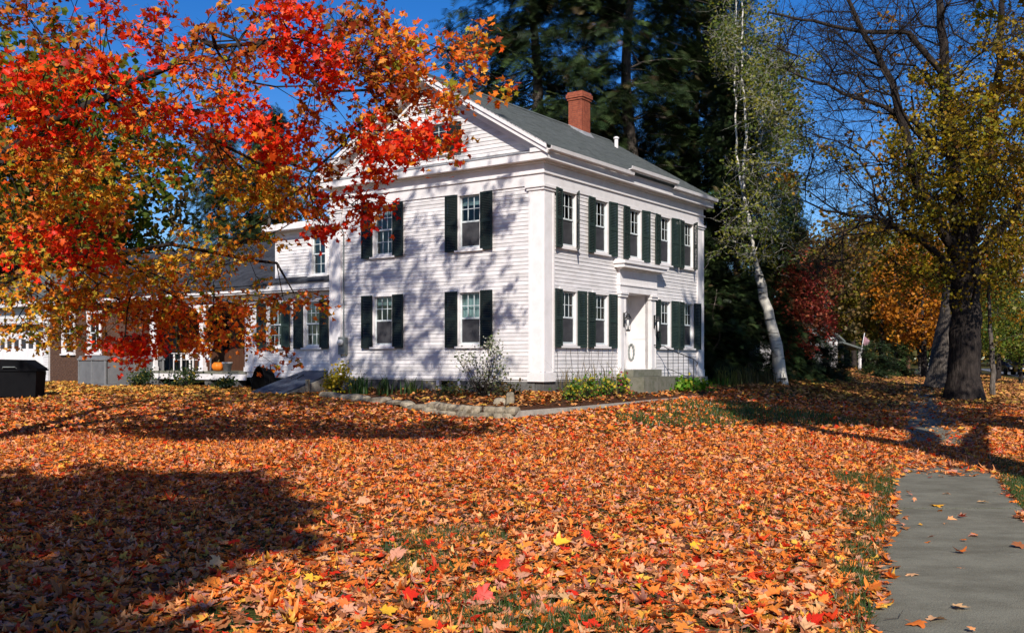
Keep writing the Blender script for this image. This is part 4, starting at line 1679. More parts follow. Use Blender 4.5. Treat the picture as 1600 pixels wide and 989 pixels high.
def bare(x, y):
    """0..1: how far the leaves leave the grass bare"""
    b = np.zeros_like(x)
    for gx, gy, rx, ry in GS_W:
        b = np.maximum(b, np.exp(-(((x - gx) / rx) ** 2 + ((y - gy) / ry) ** 2) * 1.3))
    n = vnoise(x, y, 0.55, 21) * 0.6 + vnoise(x, y, 0.2, 22) * 0.4
    b = b * np.where(y > 17, 0.55, np.where(np.abs(x - walk_edge(y)) < 2, 0.85, 0.32)) * (0.55 + 0.6 * vnoise(x, y, 0.25, 23))
    b = np.clip(np.maximum(b, ss(0.72, 0.84, n) * 0.6 * (y < 14)), 0, 1)
    return b


def scatter(y0, y1, dens, tmpl, smin, smax, pal, xl, xr, zl=0.035, tilt=0.27, seed=1, keep=None, curl=0.28):
    rng = np.random.default_rng(seed)
    area = (y1 - y0) * ((xr(y0) - xl(y0)) + (xr(y1) - xl(y1))) / 2
    n = int(area * dens)
    y = rng.uniform(y0, y1, n * 2)
    wmax = max(xr(y1) - xl(y1), xr(y0) - xl(y0))
    ok = rng.uniform(0, wmax, n * 2) < (xr(y) - xl(y))
    y = y[ok][:n]
    x = xl(y) + rng.uniform(0, 1, len(y)) * (xr(y) - xl(y))
    p = 1.0 - 0.93 * bare(x, y)
    e = x - walk_edge(y)
    # on the walk: hardly any, ragged margins, and the drift that covers it further on
    wob = (vnoise(x, y, 0.35, 31) - 0.5) * 0.30
    walkzone = (e > 0.04 + wob * 0.6) & (e < WALK_W - 0.06 + wob)
    drift = ss(13.3, 14.2, y + (vnoise(x, y, 0.4, 33) - 0.5) * 1.2) * (1 - ss(17.6, 19.0, y)) + 0.007 + 0.12 * ss(18, 20, y) + 0.3 * ss(30, 42, y) + 0.4 * ss(18, 21, y) * ss(0.8, 1.2, e)
    p = np.where(walkzone, np.clip(drift, 0.0, 1) * p, p)
    p = np.where(in_house(x, y), 0, p)
    if keep is not None:
        p = p * keep(x, y)
    k = rng.uniform(0, 1, len(x)) < p
    x, y = x[k], y[k]
    n = len(x)
    z = ground(x, y) + rng.uniform(0.004, zl, n) + np.where(on_walk(x, y), 0.025, 0)
    nrm = np.stack([rng.normal(0, tilt, n), rng.normal(0, tilt, n), np.ones(n)], -1)
    up = rng.uniform(0, 1, n) < 0.06
    nrm[up, :2] *= 3.5
    size = rng.uniform(smin, smax, n) * rng.choice([0.45, 0.75, 1.0, 1.25], n, p=[0.15, 0.2, 0.5, 0.15])
    return leaf_cloud(tmpl, np.stack([x, y, z], -1), nrm, size, pick(pal, n, rng, 0.3), curl=curl, rng=rng, rough=True)


fxl = lambda y: -0.56 * y - 0.6
fxr = lambda y: 0.56 * y + 0.6
parts = [scatter(4.3, 9.0, 560, L_HI, 0.055, 0.10, PAL_LAWN, fxl, fxr, seed=1, curl=0.30),
         scatter(9.0, 13.5, 470, L_MID, 0.058, 0.10, PAL_LAWN, fxl, fxr, seed=2, curl=0.32),
         scatter(13.5, 20.5, 360, L_MID, 0.062, 0.108, PAL_LAWN, fxl, fxr, seed=3, curl=0.34),
         scatter(20.5, 34, 210, L_LOW, 0.08, 0.125, PAL_LAWN, lambda y: 0 * y - 6, fxr, seed=4, tilt=0.4, keep=lambda x, y: ss(-6.5, -3, x) * 0.9 * (1 - 0.75 * ss(26, 33, y) * (x > 6) * (x < walk_edge(y)))),
         scatter(20.5, 31, 210, L_LOW, 0.08, 0.125, PAL_LAWN, fxl, lambda y: 0 * y - 2, seed=5, tilt=0.4, keep=lambda x, y: (1 - ss(-6.5, -3, x)) * (1 - 0.8 * ss(26, 31, y))),
         scatter(25, 40, 130, L_LOW, 0.09, 0.15, PAL_BACK, fxl, lambda y: 0 * y - 2, seed=15, tilt=0.4, keep=lambda x, y: (1 - ss(-6.5, -3, x)) * ss(25, 31, y)),
         scatter(34, 95, 40, L_LOW, 0.14, 0.24, PAL_VERGE, lambda y: walk_edge(y) - 7, lambda y: walk_edge(y) + 7.6, seed=6, tilt=0.4)]
rng = np.random.default_rng(9)
n = 2600
bp_ = bed_point(rng.uniform(0, 1, n), rng.uniform(0.02, 1, n) ** 0.8)
bp_[:, 2] += rng.uniform(0.01, 0.05, n)
parts.append(leaf_cloud(L_LOW, bp_, np.stack([rng.normal(0, 0.4, n), rng.normal(0, 0.4, n), np.ones(n)], -1), rng.uniform(0.09, 0.14, n), pick(PAL_VERGE + [(20, (0.6, 0.16, 0.03))], n, rng), rng=rng))
V, Fc, C = join(parts)
obj('fallen_leaves', mesh_np('fallen_leaves', V, Fc, M['litter'], C), kind='stuff')

# broken twigs lying among the leaves
n = 420
ty = rng.uniform(5.2, 16, n)
tx_ = rng.uniform(-0.5, 0.52, n) * ty
k_ = ~on_walk(tx_, ty, -0.1)
tx_, ty = tx_[k_], ty[k_]
n = len(tx_)
ta = rng.uniform(0, 6.28, n)
tl = rng.uniform(0.06, 0.28, n)
TWIGS = (np.stack([tx_, ty, ground(tx_, ty) + 0.045], -1), np.stack([tx_ + np.cos(ta) * tl, ty + np.sin(ta) * tl, ground(tx_, ty) + rng.uniform(0.03, 0.08, n)], -1))
# single leaves that can be picked out, nearest the camera and on the sidewalk
LEAFV = []
for k in range(8):
    q = leaf_cloud(L_HI, np.zeros((1, 3)), np.array([[0, 0, 1.0]]), np.array([1.0]), np.zeros((1, 3)), curl=0.30, spin=np.zeros(1), rng=np.random.default_rng(40 + k))
    V1, F1 = q[0], q[1]
    # stalk
    b = len(V1)
    V1 = np.concatenate([V1, [(-0.012, -0.36, 0), (0.012, -0.36, 0), (0.05, -0.8, 0.03 + 0.01 * k), (0.03, -0.8, 0.03 + 0.01 * k)]])
    F1 = np.concatenate([F1, [(b, b + 1, b + 2), (b, b + 2, b + 3)]])
    LEAFV.append(mesh_np('leaf', V1, F1, M['one_litter'], smooth=False))
LEAFT = [mesh_np('leaf', np.array([v.co for v in me.vertices]), np.array([p.vertices for p in me.polygons]), M['one_leaf']) for me in LEAFV]
LCOL = {'orange': (0.78, 0.22, 0.04), 'tan': (0.72, 0.38, 0.2), 'red': (0.66, 0.03, 0.013), 'yellow': (0.84, 0.46, 0.04), 'brown': (0.34, 0.13, 0.055)}


def single_leaf(x, y, colour, size, label, tilt=0.3, group=None, z=None, jit=0.12, rx=None, rz=None):
    o = bpy.data.objects.new('fallen_leaf', rnd.choice(LEAFV))
    col.objects.link(o)
    o.location = (x, y, (gz(x, y) + rnd.uniform(0.035, 0.05)) if z is None else z)
    o.rotation_euler = (rnd.gauss(0, tilt) if rx is None else rx, rnd.gauss(0, tilt), rnd.uniform(0, 6.28) if rz is None else rz)
    o.scale = (size, size, size)
    c = LCOL[colour]
    f = rnd.uniform(1 - jit, 1 + jit)
    o.color = (min(0.92, c[0] * f), min(0.92, c[1] * f * rnd.uniform(0.85, 1.15)), c[2] * f, 1)
    return tag(o, label, 'leaf', group)


def gxy(px_, py_):
    Y_ = 1.6 * F / (py_ - HZ)
    return (px_ - 800) / F * Y_, Y_


SPECIAL = [(1465, 795, 'yellow', 0.15, 'yellow orange leaf lying on the joint across the sidewalk'),
           (1494, 744, 'orange', 0.15, 'orange leaf where the bare sidewalk meets the drift of leaves'),
           (1500, 870, 'orange', 0.11, 'lone orange tan leaf in the middle of the sidewalk'),
           (1500, 959, 'tan', 0.11, 'tan leaf with a raised stalk near the bottom of the sidewalk'),
           (1463, 977, 'tan', 0.12, 'pale orange leaf at the bottom of the sidewalk'),
           (1430, 984, 'orange', 0.12, 'brownish orange leaf cut off by the bottom edge on the sidewalk'),
           (1398, 894, 'brown', 0.10, 'curled brown leaf near the left edge of the sidewalk'),
           (1424, 905, 'tan', 0.10, 'tan leaf beside a curled brown one on the sidewalk'),
           (1414, 832, 'brown', 0.09, 'small dull leaf on the sidewalk just below the joint'),
           (1536, 790, 'tan', 0.10, 'tan leaf on the sidewalk by its right margin'),
           (1479, 776, 'tan', 0.08, 'small tan leaf above the sidewalk joint')]
for px_, py_, c, s_, lb in SPECIAL:
    x, y = gxy(px_, py_)
    single_leaf(x, y, c, s_, lb, tilt=0.1, z=0.045)
SP2 = [(757, 942, 'red', 0.15, 'dark red leaf standing up beside a patch of grass', 1.1), (786, 893, 'red', 0.13, 'bright red leaf held upright above the carpet of leaves', 1.3),
       (622, 876, 'tan', 0.17, 'largest pale tan leaf lying with its points upward', 0.5), (568, 791, 'tan', 0.15, 'pale pinkish leaf standing out in the sunny middle of the lawn', 0.7),
       (607, 967, 'yellow', 0.11, 'bright yellow leaf low in the carpet of leaves', 0.3), (642, 940, 'red', 0.12, 'bright red leaf with pointed lobes low in the carpet', 0.6), (878, 858, 'yellow', 0.15, 'yellow leaf catching the sun in the middle of the lawn', 0.5)]
for px_, py_, c, s_, lb, rx in SP2:
    x, y = gxy(px_, py_)
    single_leaf(x, y, c, s_, lb, z=gz(x, y) + 0.07, rx=rx, rz=rnd.uniform(-0.5, 0.5))
LB = {'orange': 'orange maple leaf in the carpet of fallen leaves nearest the bottom edge', 'tan': 'pale tan maple leaf in the carpet of fallen leaves nearest the bottom edge',
      'red': 'red maple leaf in the carpet of fallen leaves nearest the bottom edge', 'yellow': 'yellow maple leaf in the carpet of fallen leaves nearest the bottom edge',
      'brown': 'dry brown maple leaf in the carpet of fallen leaves nearest the bottom edge'}
k = 0
while k < 275:
    y = 5.75 + 3.2 * rnd.random() ** 1.2
    x = rnd.uniform(-0.3 * y, 0.52 * y)
    if x > float(walk_edge(y)) - 0.12 or float(bare(np.array([x]), np.array([y]))[0]) > 0.5:
        continue
    c = rnd.choices(['orange', 'tan', 'red', 'yellow', 'brown'], [30, 32, 13, 12, 13])[0]
    single_leaf(x, y, c, rnd.uniform(0.08, 0.125), LB[c], 0.3, c + ' fallen leaves nearest the viewer')
    k += 1

# grass blades in the bare patches
gp = []
for gx, gy, rx, ry in GS_W:
    n = int(min(5200, 3.14 * rx * ry * (1500 if gy < 16 else 130)))
    a, r_ = rg.uniform(0, 6.28, n), np.sqrt(rg.uniform(0, 1, n))
    gp.append(np.stack([gx + rx * 1.15 * r_ * np.cos(a), gy + ry * 1.15 * r_ * np.sin(a), np.full(n, 1.0 if gy < 16 else 1.6)], -1))
n = 2600
yy = rg.uniform(5, 14.5, n)
gp.append(np.stack([walk_edge(yy) - np.abs(rg.normal(0, 0.13, n)) - 0.01, yy, np.full(n, 0.8)], -1))
yy = rg.uniform(9, 16, n)
gp.append(np.stack([walk_edge(yy) + WALK_W + np.abs(rg.normal(0, 0.3, n)), yy, np.full(n, 1.0)], -1))
n = 1500
xx = rg.uniform(0.1, WALK_W - 0.05, n)
gp.append(np.stack([walk_edge(10.4) + xx, 10.4 + rg.normal(0, 0.012, n), np.full(n, 0.35)], -1))
n = 7000
yy = rg.uniform(5, 12, n)
gp.append(np.stack([rg.uniform(-0.35, 0.4, n) * yy, yy, np.full(n, 0.75)], -1))
gp = np.concatenate(gp)
gp = gp[~(on_walk(gp[:, 0], gp[:, 1], -0.03) & (np.abs(gp[:, 1] - 10.4) > 0.05))]
n = len(gp)
hgt = rg.uniform(0.05, 0.11, n) * gp[:, 2]
wid = rg.uniform(0.0022, 0.0042, n) * np.where(gp[:, 2] > 1.3, 3.5, 1)
az = rg.uniform(0, 6.28, n)
ln_ = rg.normal(0, 0.4, (n, 2)) * hgt[:, None]
base = np.stack([gp[:, 0], gp[:, 1], ground(gp[:, 0], gp[:, 1]) + 0.0], -1)
dx = np.stack([np.cos(az) * wid, np.sin(az) * wid, 0 * az], -1)
midp = base + np.stack([ln_[:, 0] * 0.4, ln_[:, 1] * 0.4, hgt * 0.6], -1)
tip = base + np.stack([ln_[:, 0], ln_[:, 1], hgt], -1)
V = np.stack([base - dx, base + dx, midp + dx * 0.7, midp - dx * 0.7, tip], 1).reshape(-1, 3)
o5 = (np.arange(n) * 5)[:, None]
Fq = np.array([[0, 1, 2, 3]]) + o5
Ft = np.array([[3, 2, 4]]) + o5
C = np.repeat(pick([(50, (0.04, 0.085, 0.018)), (30, (0.06, 0.12, 0.02)), (20, (0.14, 0.14, 0.045))], n), 5, axis=0)
obj('grass', mesh_np('grass', V, [Fq, Ft], M['grass'], C), kind='stuff')


# ------------------------------------------------------------------ trees: skeleton grown from crown tips
def skeleton(lines, tips, rng, step=0.5, up=0.15, r_tip=0.006, expo=2.25, jit=0.06, back=1.5, pathw=0.15):
    """lines: list of (points, r0, r1) for trunk and leaders; tips: crown points. Returns nodes, parents, radii, line id"""
    P, par, D, PL, fixed, lid = [], [], [], [], [], []

    def add(p, pa, f=0.0, li=-1):
        P.append(np.asarray(p, float))
        par.append(pa)
        d = P[-1] - P[pa] if pa >= 0 else np.array([0, 0, 1.0])
        l = np.linalg.norm(d)
        D.append(d / (l + 1e-9))
        PL.append((PL[pa] if pa >= 0 else 0) + l)
        fixed.append(f)
        lid.append(li)
        return len(P) - 1
    for li, (pts, r0, r1) in enumerate(lines):
        pts = [np.asarray(p, float) for p in pts]
        pa = -1
        if P:
            pa = int(np.argmin([np.linalg.norm(q - pts[0]) for q in P]))
        L = sum(np.linalg.norm(b - a) for a, b in zip(pts[:-1], pts[1:]))
        acc = 0
        if pa < 0:
            pa = add(pts[0], -1, r0, li)
        for a, b in zip(pts[:-1], pts[1:]):
            l = np.linalg.norm(b - a)
            n = max(1, int(round(l / step)))
            for i in range(1, n + 1):
                q = a + (b - a) * i / n
                if i < n:
                    q = q + rng.normal(0, jit * 0.5, 3)
                f = (acc + l * i / n) / L
                pa = add(q, pa, r0 + (r1 - r0) * f, li)
            acc += l
    base_n = len(P)
    A = np.zeros((len(tips) * 40 + base_n + 10, 3))
    DD_ = np.zeros_like(A)
    PP = np.zeros(len(A))
    A[:base_n] = P
    DD_[:base_n] = D
    PP[:base_n] = PL
    tr = np.array([q for q in P])
    dist = np.array([np.min(np.linalg.norm(tr - t, axis=1)) for t in tips])
    tip_ids = np.zeros(len(tips), int)
    for ti in np.argsort(dist):
        t = tips[ti]
        n = len(P)
        v = t - A[:n]
        d = np.linalg.norm(v, axis=1) + 1e-6
        cosang = (v * DD_[:n]).sum(1) / d
        cost = d * (1 + back * np.clip(0.35 - cosang, 0, 2)) + pathw * PP[:n]
        k = int(np.argmin(cost))
        p0 = A[k].copy()
        l = d[k]
        m = max(1, int(l / step))
        m = min(m, 38)
        t0 = DD_[k] * 0.5 + v[k] / l * 0.7
        t0 /= np.linalg.norm(t0)
        c1 = p0 + t0 * l * 0.35
        c2 = t - (v[k] / l) * l * 0.35 + np.array([0, 0, up * l])
        pa = k
        for i in range(1, m + 1):
            f = i / m
            q = p0 * (1 - f) ** 3 + 3 * c1 * f * (1 - f) ** 2 + 3 * c2 * f * f * (1 - f) + t * f ** 3
            if i < m:
                q = q + rng.normal(0, jit, 3)
            pa = add(q, pa)
            A[pa] = P[pa]
            DD_[pa] = D[pa]
            PP[pa] = PL[pa]
            lid[pa] = lid[k]
        tip_ids[ti] = pa
    P = np.array(P)
    par = np.array(par)
    acc = np.zeros(len(P))
    r = np.zeros(len(P))
    for i in range(len(P) - 1, -1, -1):
        r[i] = max(acc[i] ** (1 / expo) if acc[i] > 0 else r_tip, fixed[i])
        if par[i] >= 0:
            acc[par[i]] += (r[i] if not fixed[i] else 0) ** expo
    return P, par, r, np.array(fixed), tip_ids, np.array(D)


def tubes(P, par, r, sel=None, kset=None):
    """tapered tube per segment, grouped by thickness"""
    n = len(P)
    main = np.full(n, -1)
    order = np.argsort(r)
    for i in order:
        if par[i] >= 0:
            main[par[i]] = i                      # thickest child wins
    ids = np.array([i for i in range(n) if par[i] >= 0 and (sel is None or sel[i])], int)
    if not len(ids):
        return np.zeros((0, 3)), np.zeros((0, 4), int)
    pa = par[ids]
    d = P[ids] - P[pa]
    d /= np.linalg.norm(d, axis=1, keepdims=True) + 1e-9
    dn = np.zeros((n, 3))
    dn[ids] = d
    dpar = dn[pa]
    dpar = np.where(np.abs(dpar).sum(1, keepdims=True) < 1e-6, d, dpar)
    ismain = main[pa] == ids
    r0 = np.where(ismain, r[pa], np.minimum(r[ids] * 1.2, r[pa]))
    r1 = r[ids]
    d0 = np.where(ismain[:, None], dpar, d)
    Vs, Fs, b = [], [], 0
    ref = np.array([0.83, 0.53, 0.17])

    def ring(c, dd, rr, k):
        x = np.cross(dd, ref)
        x /= np.linalg.norm(x, axis=1, keepdims=True) + 1e-9
        y = np.cross(dd, x)
        a = np.arange(k) * 2 * np.pi / k
        return c[:, None] + rr[:, None, None] * (x[:, None] * np.cos(a)[None, :, None] + y[:, None] * np.sin(a)[None, :, None])
    for k, lo, hi in ((3, 0, 0.02), (5, 0.02, 0.09), (9, 0.09, 0.25), (16, 0.25, 9)):
        s_ = (np.maximum(r0, r1) >= lo) & (np.maximum(r0, r1) < hi)
        if not s_.any():
            continue
        A = ring(P[pa[s_]], d0[s_], r0[s_], k)
        B = ring(P[ids[s_]], d[s_], r1[s_], k)
        m = s_.sum()
        V = np.concatenate([A, B], 1).reshape(-1, 3)
        j = np.arange(k)
        q = np.stack([j, (j + 1) % k, k + (j + 1) % k, k + j], -1)
        Fs.append((q[None] + (np.arange(m) * 2 * k)[:, None, None]).reshape(-1, 4) + b)
        Vs.append(V)
        b += len(V)
    return np.concatenate(Vs), np.concatenate(Fs)


def twigs(tips, dirs, n_each, length, rng, spread=0.8, flat=0.5):
    """short twigs from each tip: start, end arrays"""
    N = len(tips)
    v = rng.normal(0, 1, (N, n_each, 3)) * np.array([1, 1, flat]) * spread + dirs[:, None] * 0.9
    v /= np.linalg.norm(v, axis=2, keepdims=True)
    v *= length * rng.uniform(0.45, 1.0, (N, n_each, 1))
    a = np.repeat(tips[:, None], n_each, 1)
    return a.reshape(-1, 3), (a + v).reshape(-1, 3)


def twig_mesh(a, b, r, rng, bend=0.12):
    """three sided thin twig with one bend"""
    n = len(a)
    L = np.linalg.norm(b - a, axis=1, keepdims=True)
    mid = (a + b) / 2 + rng.normal(0, bend, (n, 3)) * L
    d = (b - a) / (L + 1e-9)
    x = np.cross(d, np.array([0.83, 0.53, 0.17]))
    x /= np.linalg.norm(x, axis=1, keepdims=True) + 1e-9
    y = np.cross(d, x)
    V = []
    for c, rr in ((a, r), (mid, r * 0.75), (b, r * 0.4)):
        for k in range(3):
            an = 2 * np.pi * k / 3
            V.append(c + rr * (x * np.cos(an) + y * np.sin(an)))
    V = np.stack(V, 1).reshape(-1, 3)
    q = []
    for s_ in (0, 3):
        for k in range(3):
            q.append((s_ + k, s_ + (k + 1) % 3, s_ + 3 + (k + 1) % 3, s_ + 3 + k))
    Fq = (np.array(q)[None] + (np.arange(n) * 9)[:, None, None]).reshape(-1, 4)
    return V, Fq


def jq(parts):
    b = 0
    Vs, Fs = [], []
    for V, Fq in parts:
        Vs.append(V)
        Fs.append(Fq + b)
        b += len(V)
    return np.concatenate(Vs), np.concatenate(Fs)


def leaf_normals(n, rng, sun=0.45, up=0.5, rand=0.65):
    s_ = np.array([-sun_dir.x, -sun_dir.y, -sun_dir.z])
    return s_ * sun + np.array([0, 0, up]) + rng.normal(0, rand, (n, 3))


V, Fq = twig_mesh(TWIGS[0], TWIGS[1], 0.003, rg, 0.1)
obj('fallen_twigs', mesh_np('fallen_twigs', V, Fq, M['bark_pale']), kind='stuff')

# ---- the red maple at the left
rng = np.random.default_rng(77)
BL = []      # blobs in the photograph: x, y, spread x, spread y, number of sprays, palette


def blob(x, y, sx, sy, n, pal):
    BL.append((x, y, sx, sy, n, pal))


blob(60, 110, 70, 40, 20, PAL_RED); blob(70, 185, 70, 32, 26, PAL_RED); blob(150, 130, 55, 28, 12, PAL_RED); blob(200, 25, 35, 18, 6, PAL_RED)
blob(230, 45, 18, 12, 4, PAL_RED); blob(375, 185, 34, 14, 16, PAL_RED); blob(430, 215, 45, 22, 14, PAL_RED); blob(470, 70, 40, 32, 20, PAL_RED); blob(440, 20, 50, 18, 12, PAL_RED)
blob(500, 100, 22, 18, 6, PAL_RED); blob(620, 210, 45, 16, 24, PAL_RED); blob(690, 215, 22, 12, 9, PAL_ORG); blob(590, 245, 35, 22, 14, PAL_RED); blob(545, 325, 32, 14, 13, PAL_RED); blob(500, 345, 28, 9, 7, PAL_RED)
blob(480, 320, 40, 18, 10, PAL_ORG); blob(30, 20, 50, 25, 10, PAL_DULL); blob(110, 60, 60, 40, 14, PAL_DULL); blob(40, 250, 60, 40, 28, PAL_ORG); blob(130, 270, 60, 40, 26, PAL_YEL)
blob(50, 340, 55, 40, 26, PAL_ORG); blob(30, 420, 50, 35, 24, PAL_YEL); blob(110, 370, 40, 35, 14, PAL_RED); blob(40, 395, 18, 12, 4, PAL_RED); blob(220, 220, 60, 45, 28, PAL_ORG); blob(300, 80, 60, 45, 20, PAL_DULL)
blob(330, 130, 55, 40, 18, PAL_ORG); blob(370, 60, 55, 35, 16, PAL_DULL); blob(255, 165, 50, 30, 14, PAL_RED); blob(310, 225, 45, 25, 14, PAL_DULL); blob(400, 265, 45, 25, 18, PAL_YEL); blob(440, 300, 45, 22, 16, PAL_YEL)
blob(500, 255, 45, 30, 16, PAL_DULL); blob(540, 60, 50, 40, 28, PAL_DULL); blob(600, 60, 40, 25, 14, PAL_ORG); blob(575, 110, 45, 28, 20, PAL_DULL); blob(640, 100, 40, 22, 14, PAL_ORG); blob(610, 150, 45, 25, 14, PAL_DULL)
blob(660, 150, 30, 18, 9, PAL_ORG); blob(700, 75, 30, 14, 6, PAL_ORG); blob(735, 75, 18, 16, 6, PAL_ORG); blob(768, 128, 5, 10, 2, PAL_ORG); blob(740, 110, 12, 10, 2, PAL_ORG)
blob(690, 140, 18, 18, 5, PAL_ORG); blob(490, 160, 40, 25, 9, PAL_DULL); blob(560, 190, 30, 18, 6, PAL_YEL)
blob(190, 300, 60, 25, 14, PAL_YEL); blob(170, 345, 22, 22, 6, PAL_DULL); blob(250, 340, 45, 14, 5, PAL_DULL); blob(140, 430, 60, 25, 18, PAL_YEL); blob(60, 470, 60, 22, 16, PAL_YEL); blob(230, 420, 50, 20, 12, PAL_YEL)
blob(330, 400, 60, 18, 8, PAL_YEL); blob(310, 365, 25, 12, 4, PAL_YEL); blob(200, 480, 60, 28, 24, PAL_ORG); blob(280, 480, 50, 25, 16, PAL_ORG); blob(215, 530, 40, 10, 14, PAL_RED); blob(165, 535, 40, 8, 5, PAL_ORG)
blob(300, 520, 40, 16, 12, PAL_ORG); blob(290, 435, 70, 14, 9, PAL_YEL); blob(120, 455, 60, 16, 8, PAL_ORG); blob(360, 500, 30, 25, 8, PAL_ORG); blob(395, 380, 30, 16, 6, PAL_YEL); blob(400, 470, 30, 14, 5, PAL_YEL); blob(450, 465, 30, 8, 4, PAL_ORG); blob(495, 475, 22, 6, 3, PAL_ORG)
blob(400, 530, 20, 22, 5, PAL_ORG); blob(430, 555, 16, 12, 2, PAL_DULL); blob(100, 520, 45, 18, 8, PAL_YEL); blob(20, 510, 25, 15, 4, PAL_YEL); blob(360, 290, 30, 16, 6, PAL_YEL); blob(285, 290, 25, 12, 3, PAL_YEL)
tips, pals = [], []
KS = 1.48
for (x, y, sx, sy, n, pal) in BL:
    if pal is PAL_RED:
        n = max(2, int(n * 0.72))
    if y > 240 and x < 420:
        n = int(n * (1.75 if y > 370 else 1.35))
    for _ in range(n):
        px_, py_ = x + rng.normal(0, sx * 0.62), y + rng.normal(0, sy * 0.62)
        if ((px_ - 255) / 70) ** 2 + ((py_ - 335) / 42) ** 2 < 1 and rng.uniform() < 0.85:
            continue
        g = (HZ - py_) / F
        ymin = (20.0 - KS * EYE) / (1 + KS * g)
        Yd = ymin + 0.3 + abs(rng.normal(0, 2.2))
        if px_ > 480:
            Yd = ymin + 0.3 + abs(rng.normal(0, 1.3))
        if pal is PAL_RED:
            Yd = ymin - 0.35 + abs(rng.normal(0, 0.45))
        p = at(px_, py_, min(Yd, 21))
        tips.append(p)
        pals.append(pal)
n_seen = len(tips)
# the part of the crown above and left of the frame
k = 0
while k < 430:
    p = np.array([rng.normal(-7.2, 3.6), rng.normal(15.0, 2.6), rng.uniform(5.5, 15.5)])
    q = ((p[0] + 8) / 8.2) ** 2 + ((p[1] - 15) / 6) ** 2 + ((p[2] - 8.5) / 7.2) ** 2
    ix, iy = proj(p)
    if q > 1 or p[1] + KS * p[2] < 22.0 or (ix > -15 and iy > -25 and p[1] > 3):
        continue
    hit = p[0] + 0.12 * 14
    tips.append(p)
    pals.append(PAL_ORG if rng.uniform() < 0.5 else PAL_RED)
    k += 1
# the top of the crown, whose leaves dapple the gable wall
k = 0
while k < 480:
    p = np.array([rng.uniform(-9.5, -0.2), rng.uniform(12.0, 17.5), rng.uniform(9.0, 15.6)])
    ix, iy = proj(p)
    if iy > -25 or rng.uniform() < ss(-4.0, 0.2, p[0]) * 0.62:
        continue
    tips.append(p)
    pals.append(PAL_ORG if rng.uniform() < 0.5 else PAL_RED)
    k += 1
tips = np.array(tips)
tb = np.array([-10.6, 16.2, 0.0])
tb[2] = gz(tb[0], tb[1]) - 0.1
lines = [([tb, tb + [0.1, 0, 1.3], tb + [0.3, -0.1, 2.6]], 0.55, 0.42),
         ([tb + [0.3, -0.1, 2.6], tb + [1.6, -0.8, 4.0], tb + [3.8, -1.6, 5.2], tb + [6.0, -2.0, 6.0]], 0.13, 0.045),
         ([tb + [0.3, -0.1, 2.6], tb + [0.9, -1.0, 5.0], tb + [2.2, -1.8, 8.0], tb + [3.5, -2.2, 11.5]], 0.26, 0.08),
         ([tb + [0.3, -0.1, 2.6], tb + [2.0, 0.6, 3.2], tb + [4.6, 1.2, 3.7], tb + [6.4, 1.5, 3.4]], 0.075, 0.025),
         ([tb + [0.3, -0.1, 2.6], tb + [-0.2, 0.5, 6.0], tb + [0.5, 1.0, 9.0], tb + [0.9, 1.2, 12.5]], 0.22, 0.06)]
P, par, r, fixed, tid, D = skeleton(lines, tips, rng, step=0.45, up=0.05, r_tip=0.006, jit=0.035)
mp_root = thing('maple_tree', 'red and orange maple with boughs hanging in front of the house at upper left', 'tree', tuple(tb + [0, 0, 0.1]))
org = tb + [0, 0, 0.1]
isl = fixed > 0
lidv = np.zeros(len(P), int)
V, Fq = tubes(P, par, r, isl)
obj('trunk', mesh_np('trunk', V - org, Fq, M['bark'], smooth=True), mp_root)
# boughs: every branch thick enough to pick out, then the fine twigs as one
top = np.arange(len(P))
for i in range(len(P)):
    if par[i] >= 0 and not isl[i] and not isl[par[i]]:
        top[i] = top[par[i]]
thick = (~isl) & (r > 0.014)
for t_ in np.unique(top[thick]):
    V, Fq = tubes(P, par, r, thick & (top == t_))
    obj('bough', mesh_np('bough', V - org, Fq, M['bark'], smooth=True), mp_root)
pieces = [tubes(P, par, r, (~isl) & (r <= 0.014))]
a, b = twigs(tips, D[tid], 5, 0.42, rng, 0.7, 0.5)
pieces.append(twig_mesh(a, b, 0.0035, rng))
V, Fq = jq(pieces)
obj('twigs', mesh_np('twigs', V - org, Fq, M['bark']), mp_root, kind='stuff')
# leaves along each twig
lp, lc = [], []
ends = b.reshape(len(tips), 5, 3)
for i in range(len(tips)):
    n = 15 + int(rng.integers(0, 10)) if i < n_seen else 20
    if pals[i] is PAL_RED:
        n = int(n * 1.5)
    e = ends[i][rng.integers(0, 5, n)]
    f = rng.uniform(0.35, 1.1, (n, 1))
    q = tips[i] + (e - tips[i]) * f + rng.normal(0, 0.06, (n, 3)) - np.array([0, 0, 0.05])
    lp.append(q)
    lc.append(pick(pals[i], n, rng, 0.22))
seen_n = sum(len(q) for q in lp[:n_seen])
lp = np.concatenate(lp)
lc = np.concatenate(lc)
N = len(lp)
nrm = leaf_normals(N, rng, 0.45, 0.25, 0.6)
size = rng.uniform(0.066, 0.115, N)
ix, iy = proj(lp)
near = np.arange(N) < seen_n
# the 300 that show largest are leaves of their own
cand = np.where(near & (ix > 5) & (ix < 790) & (iy > 5))[0]
big = cand[np.argsort(-(size[cand] / lp[cand, 1]) * (0.4 + 0.6 * np.abs(nrm[cand, 1]) / np.linalg.norm(nrm[cand], axis=1)))[:300]]
msk = np.zeros(N, bool)
msk[big] = True
Rm = frames(nrm[big], rng.uniform(0, 6.28, len(big)))
for j, i in enumerate(big):
    o = bpy.data.objects.new('leaf', LEAFT[j % len(LEAFT)])
    col.objects.link(o)
    o.parent = mp_root
    mt = Matrix([list(row) for row in Rm[j]]).to_4x4()
    o.rotation_euler = mt.to_euler()
    o.location = tuple(lp[i] - org)
    o.scale = (size[i],) * 3
    o.color = (*lc[i], 1)
v1 = leaf_cloud(L_MID, lp[near & ~msk], nrm[near & ~msk], size[near & ~msk], lc[near & ~msk], 0.22, rng=rng)
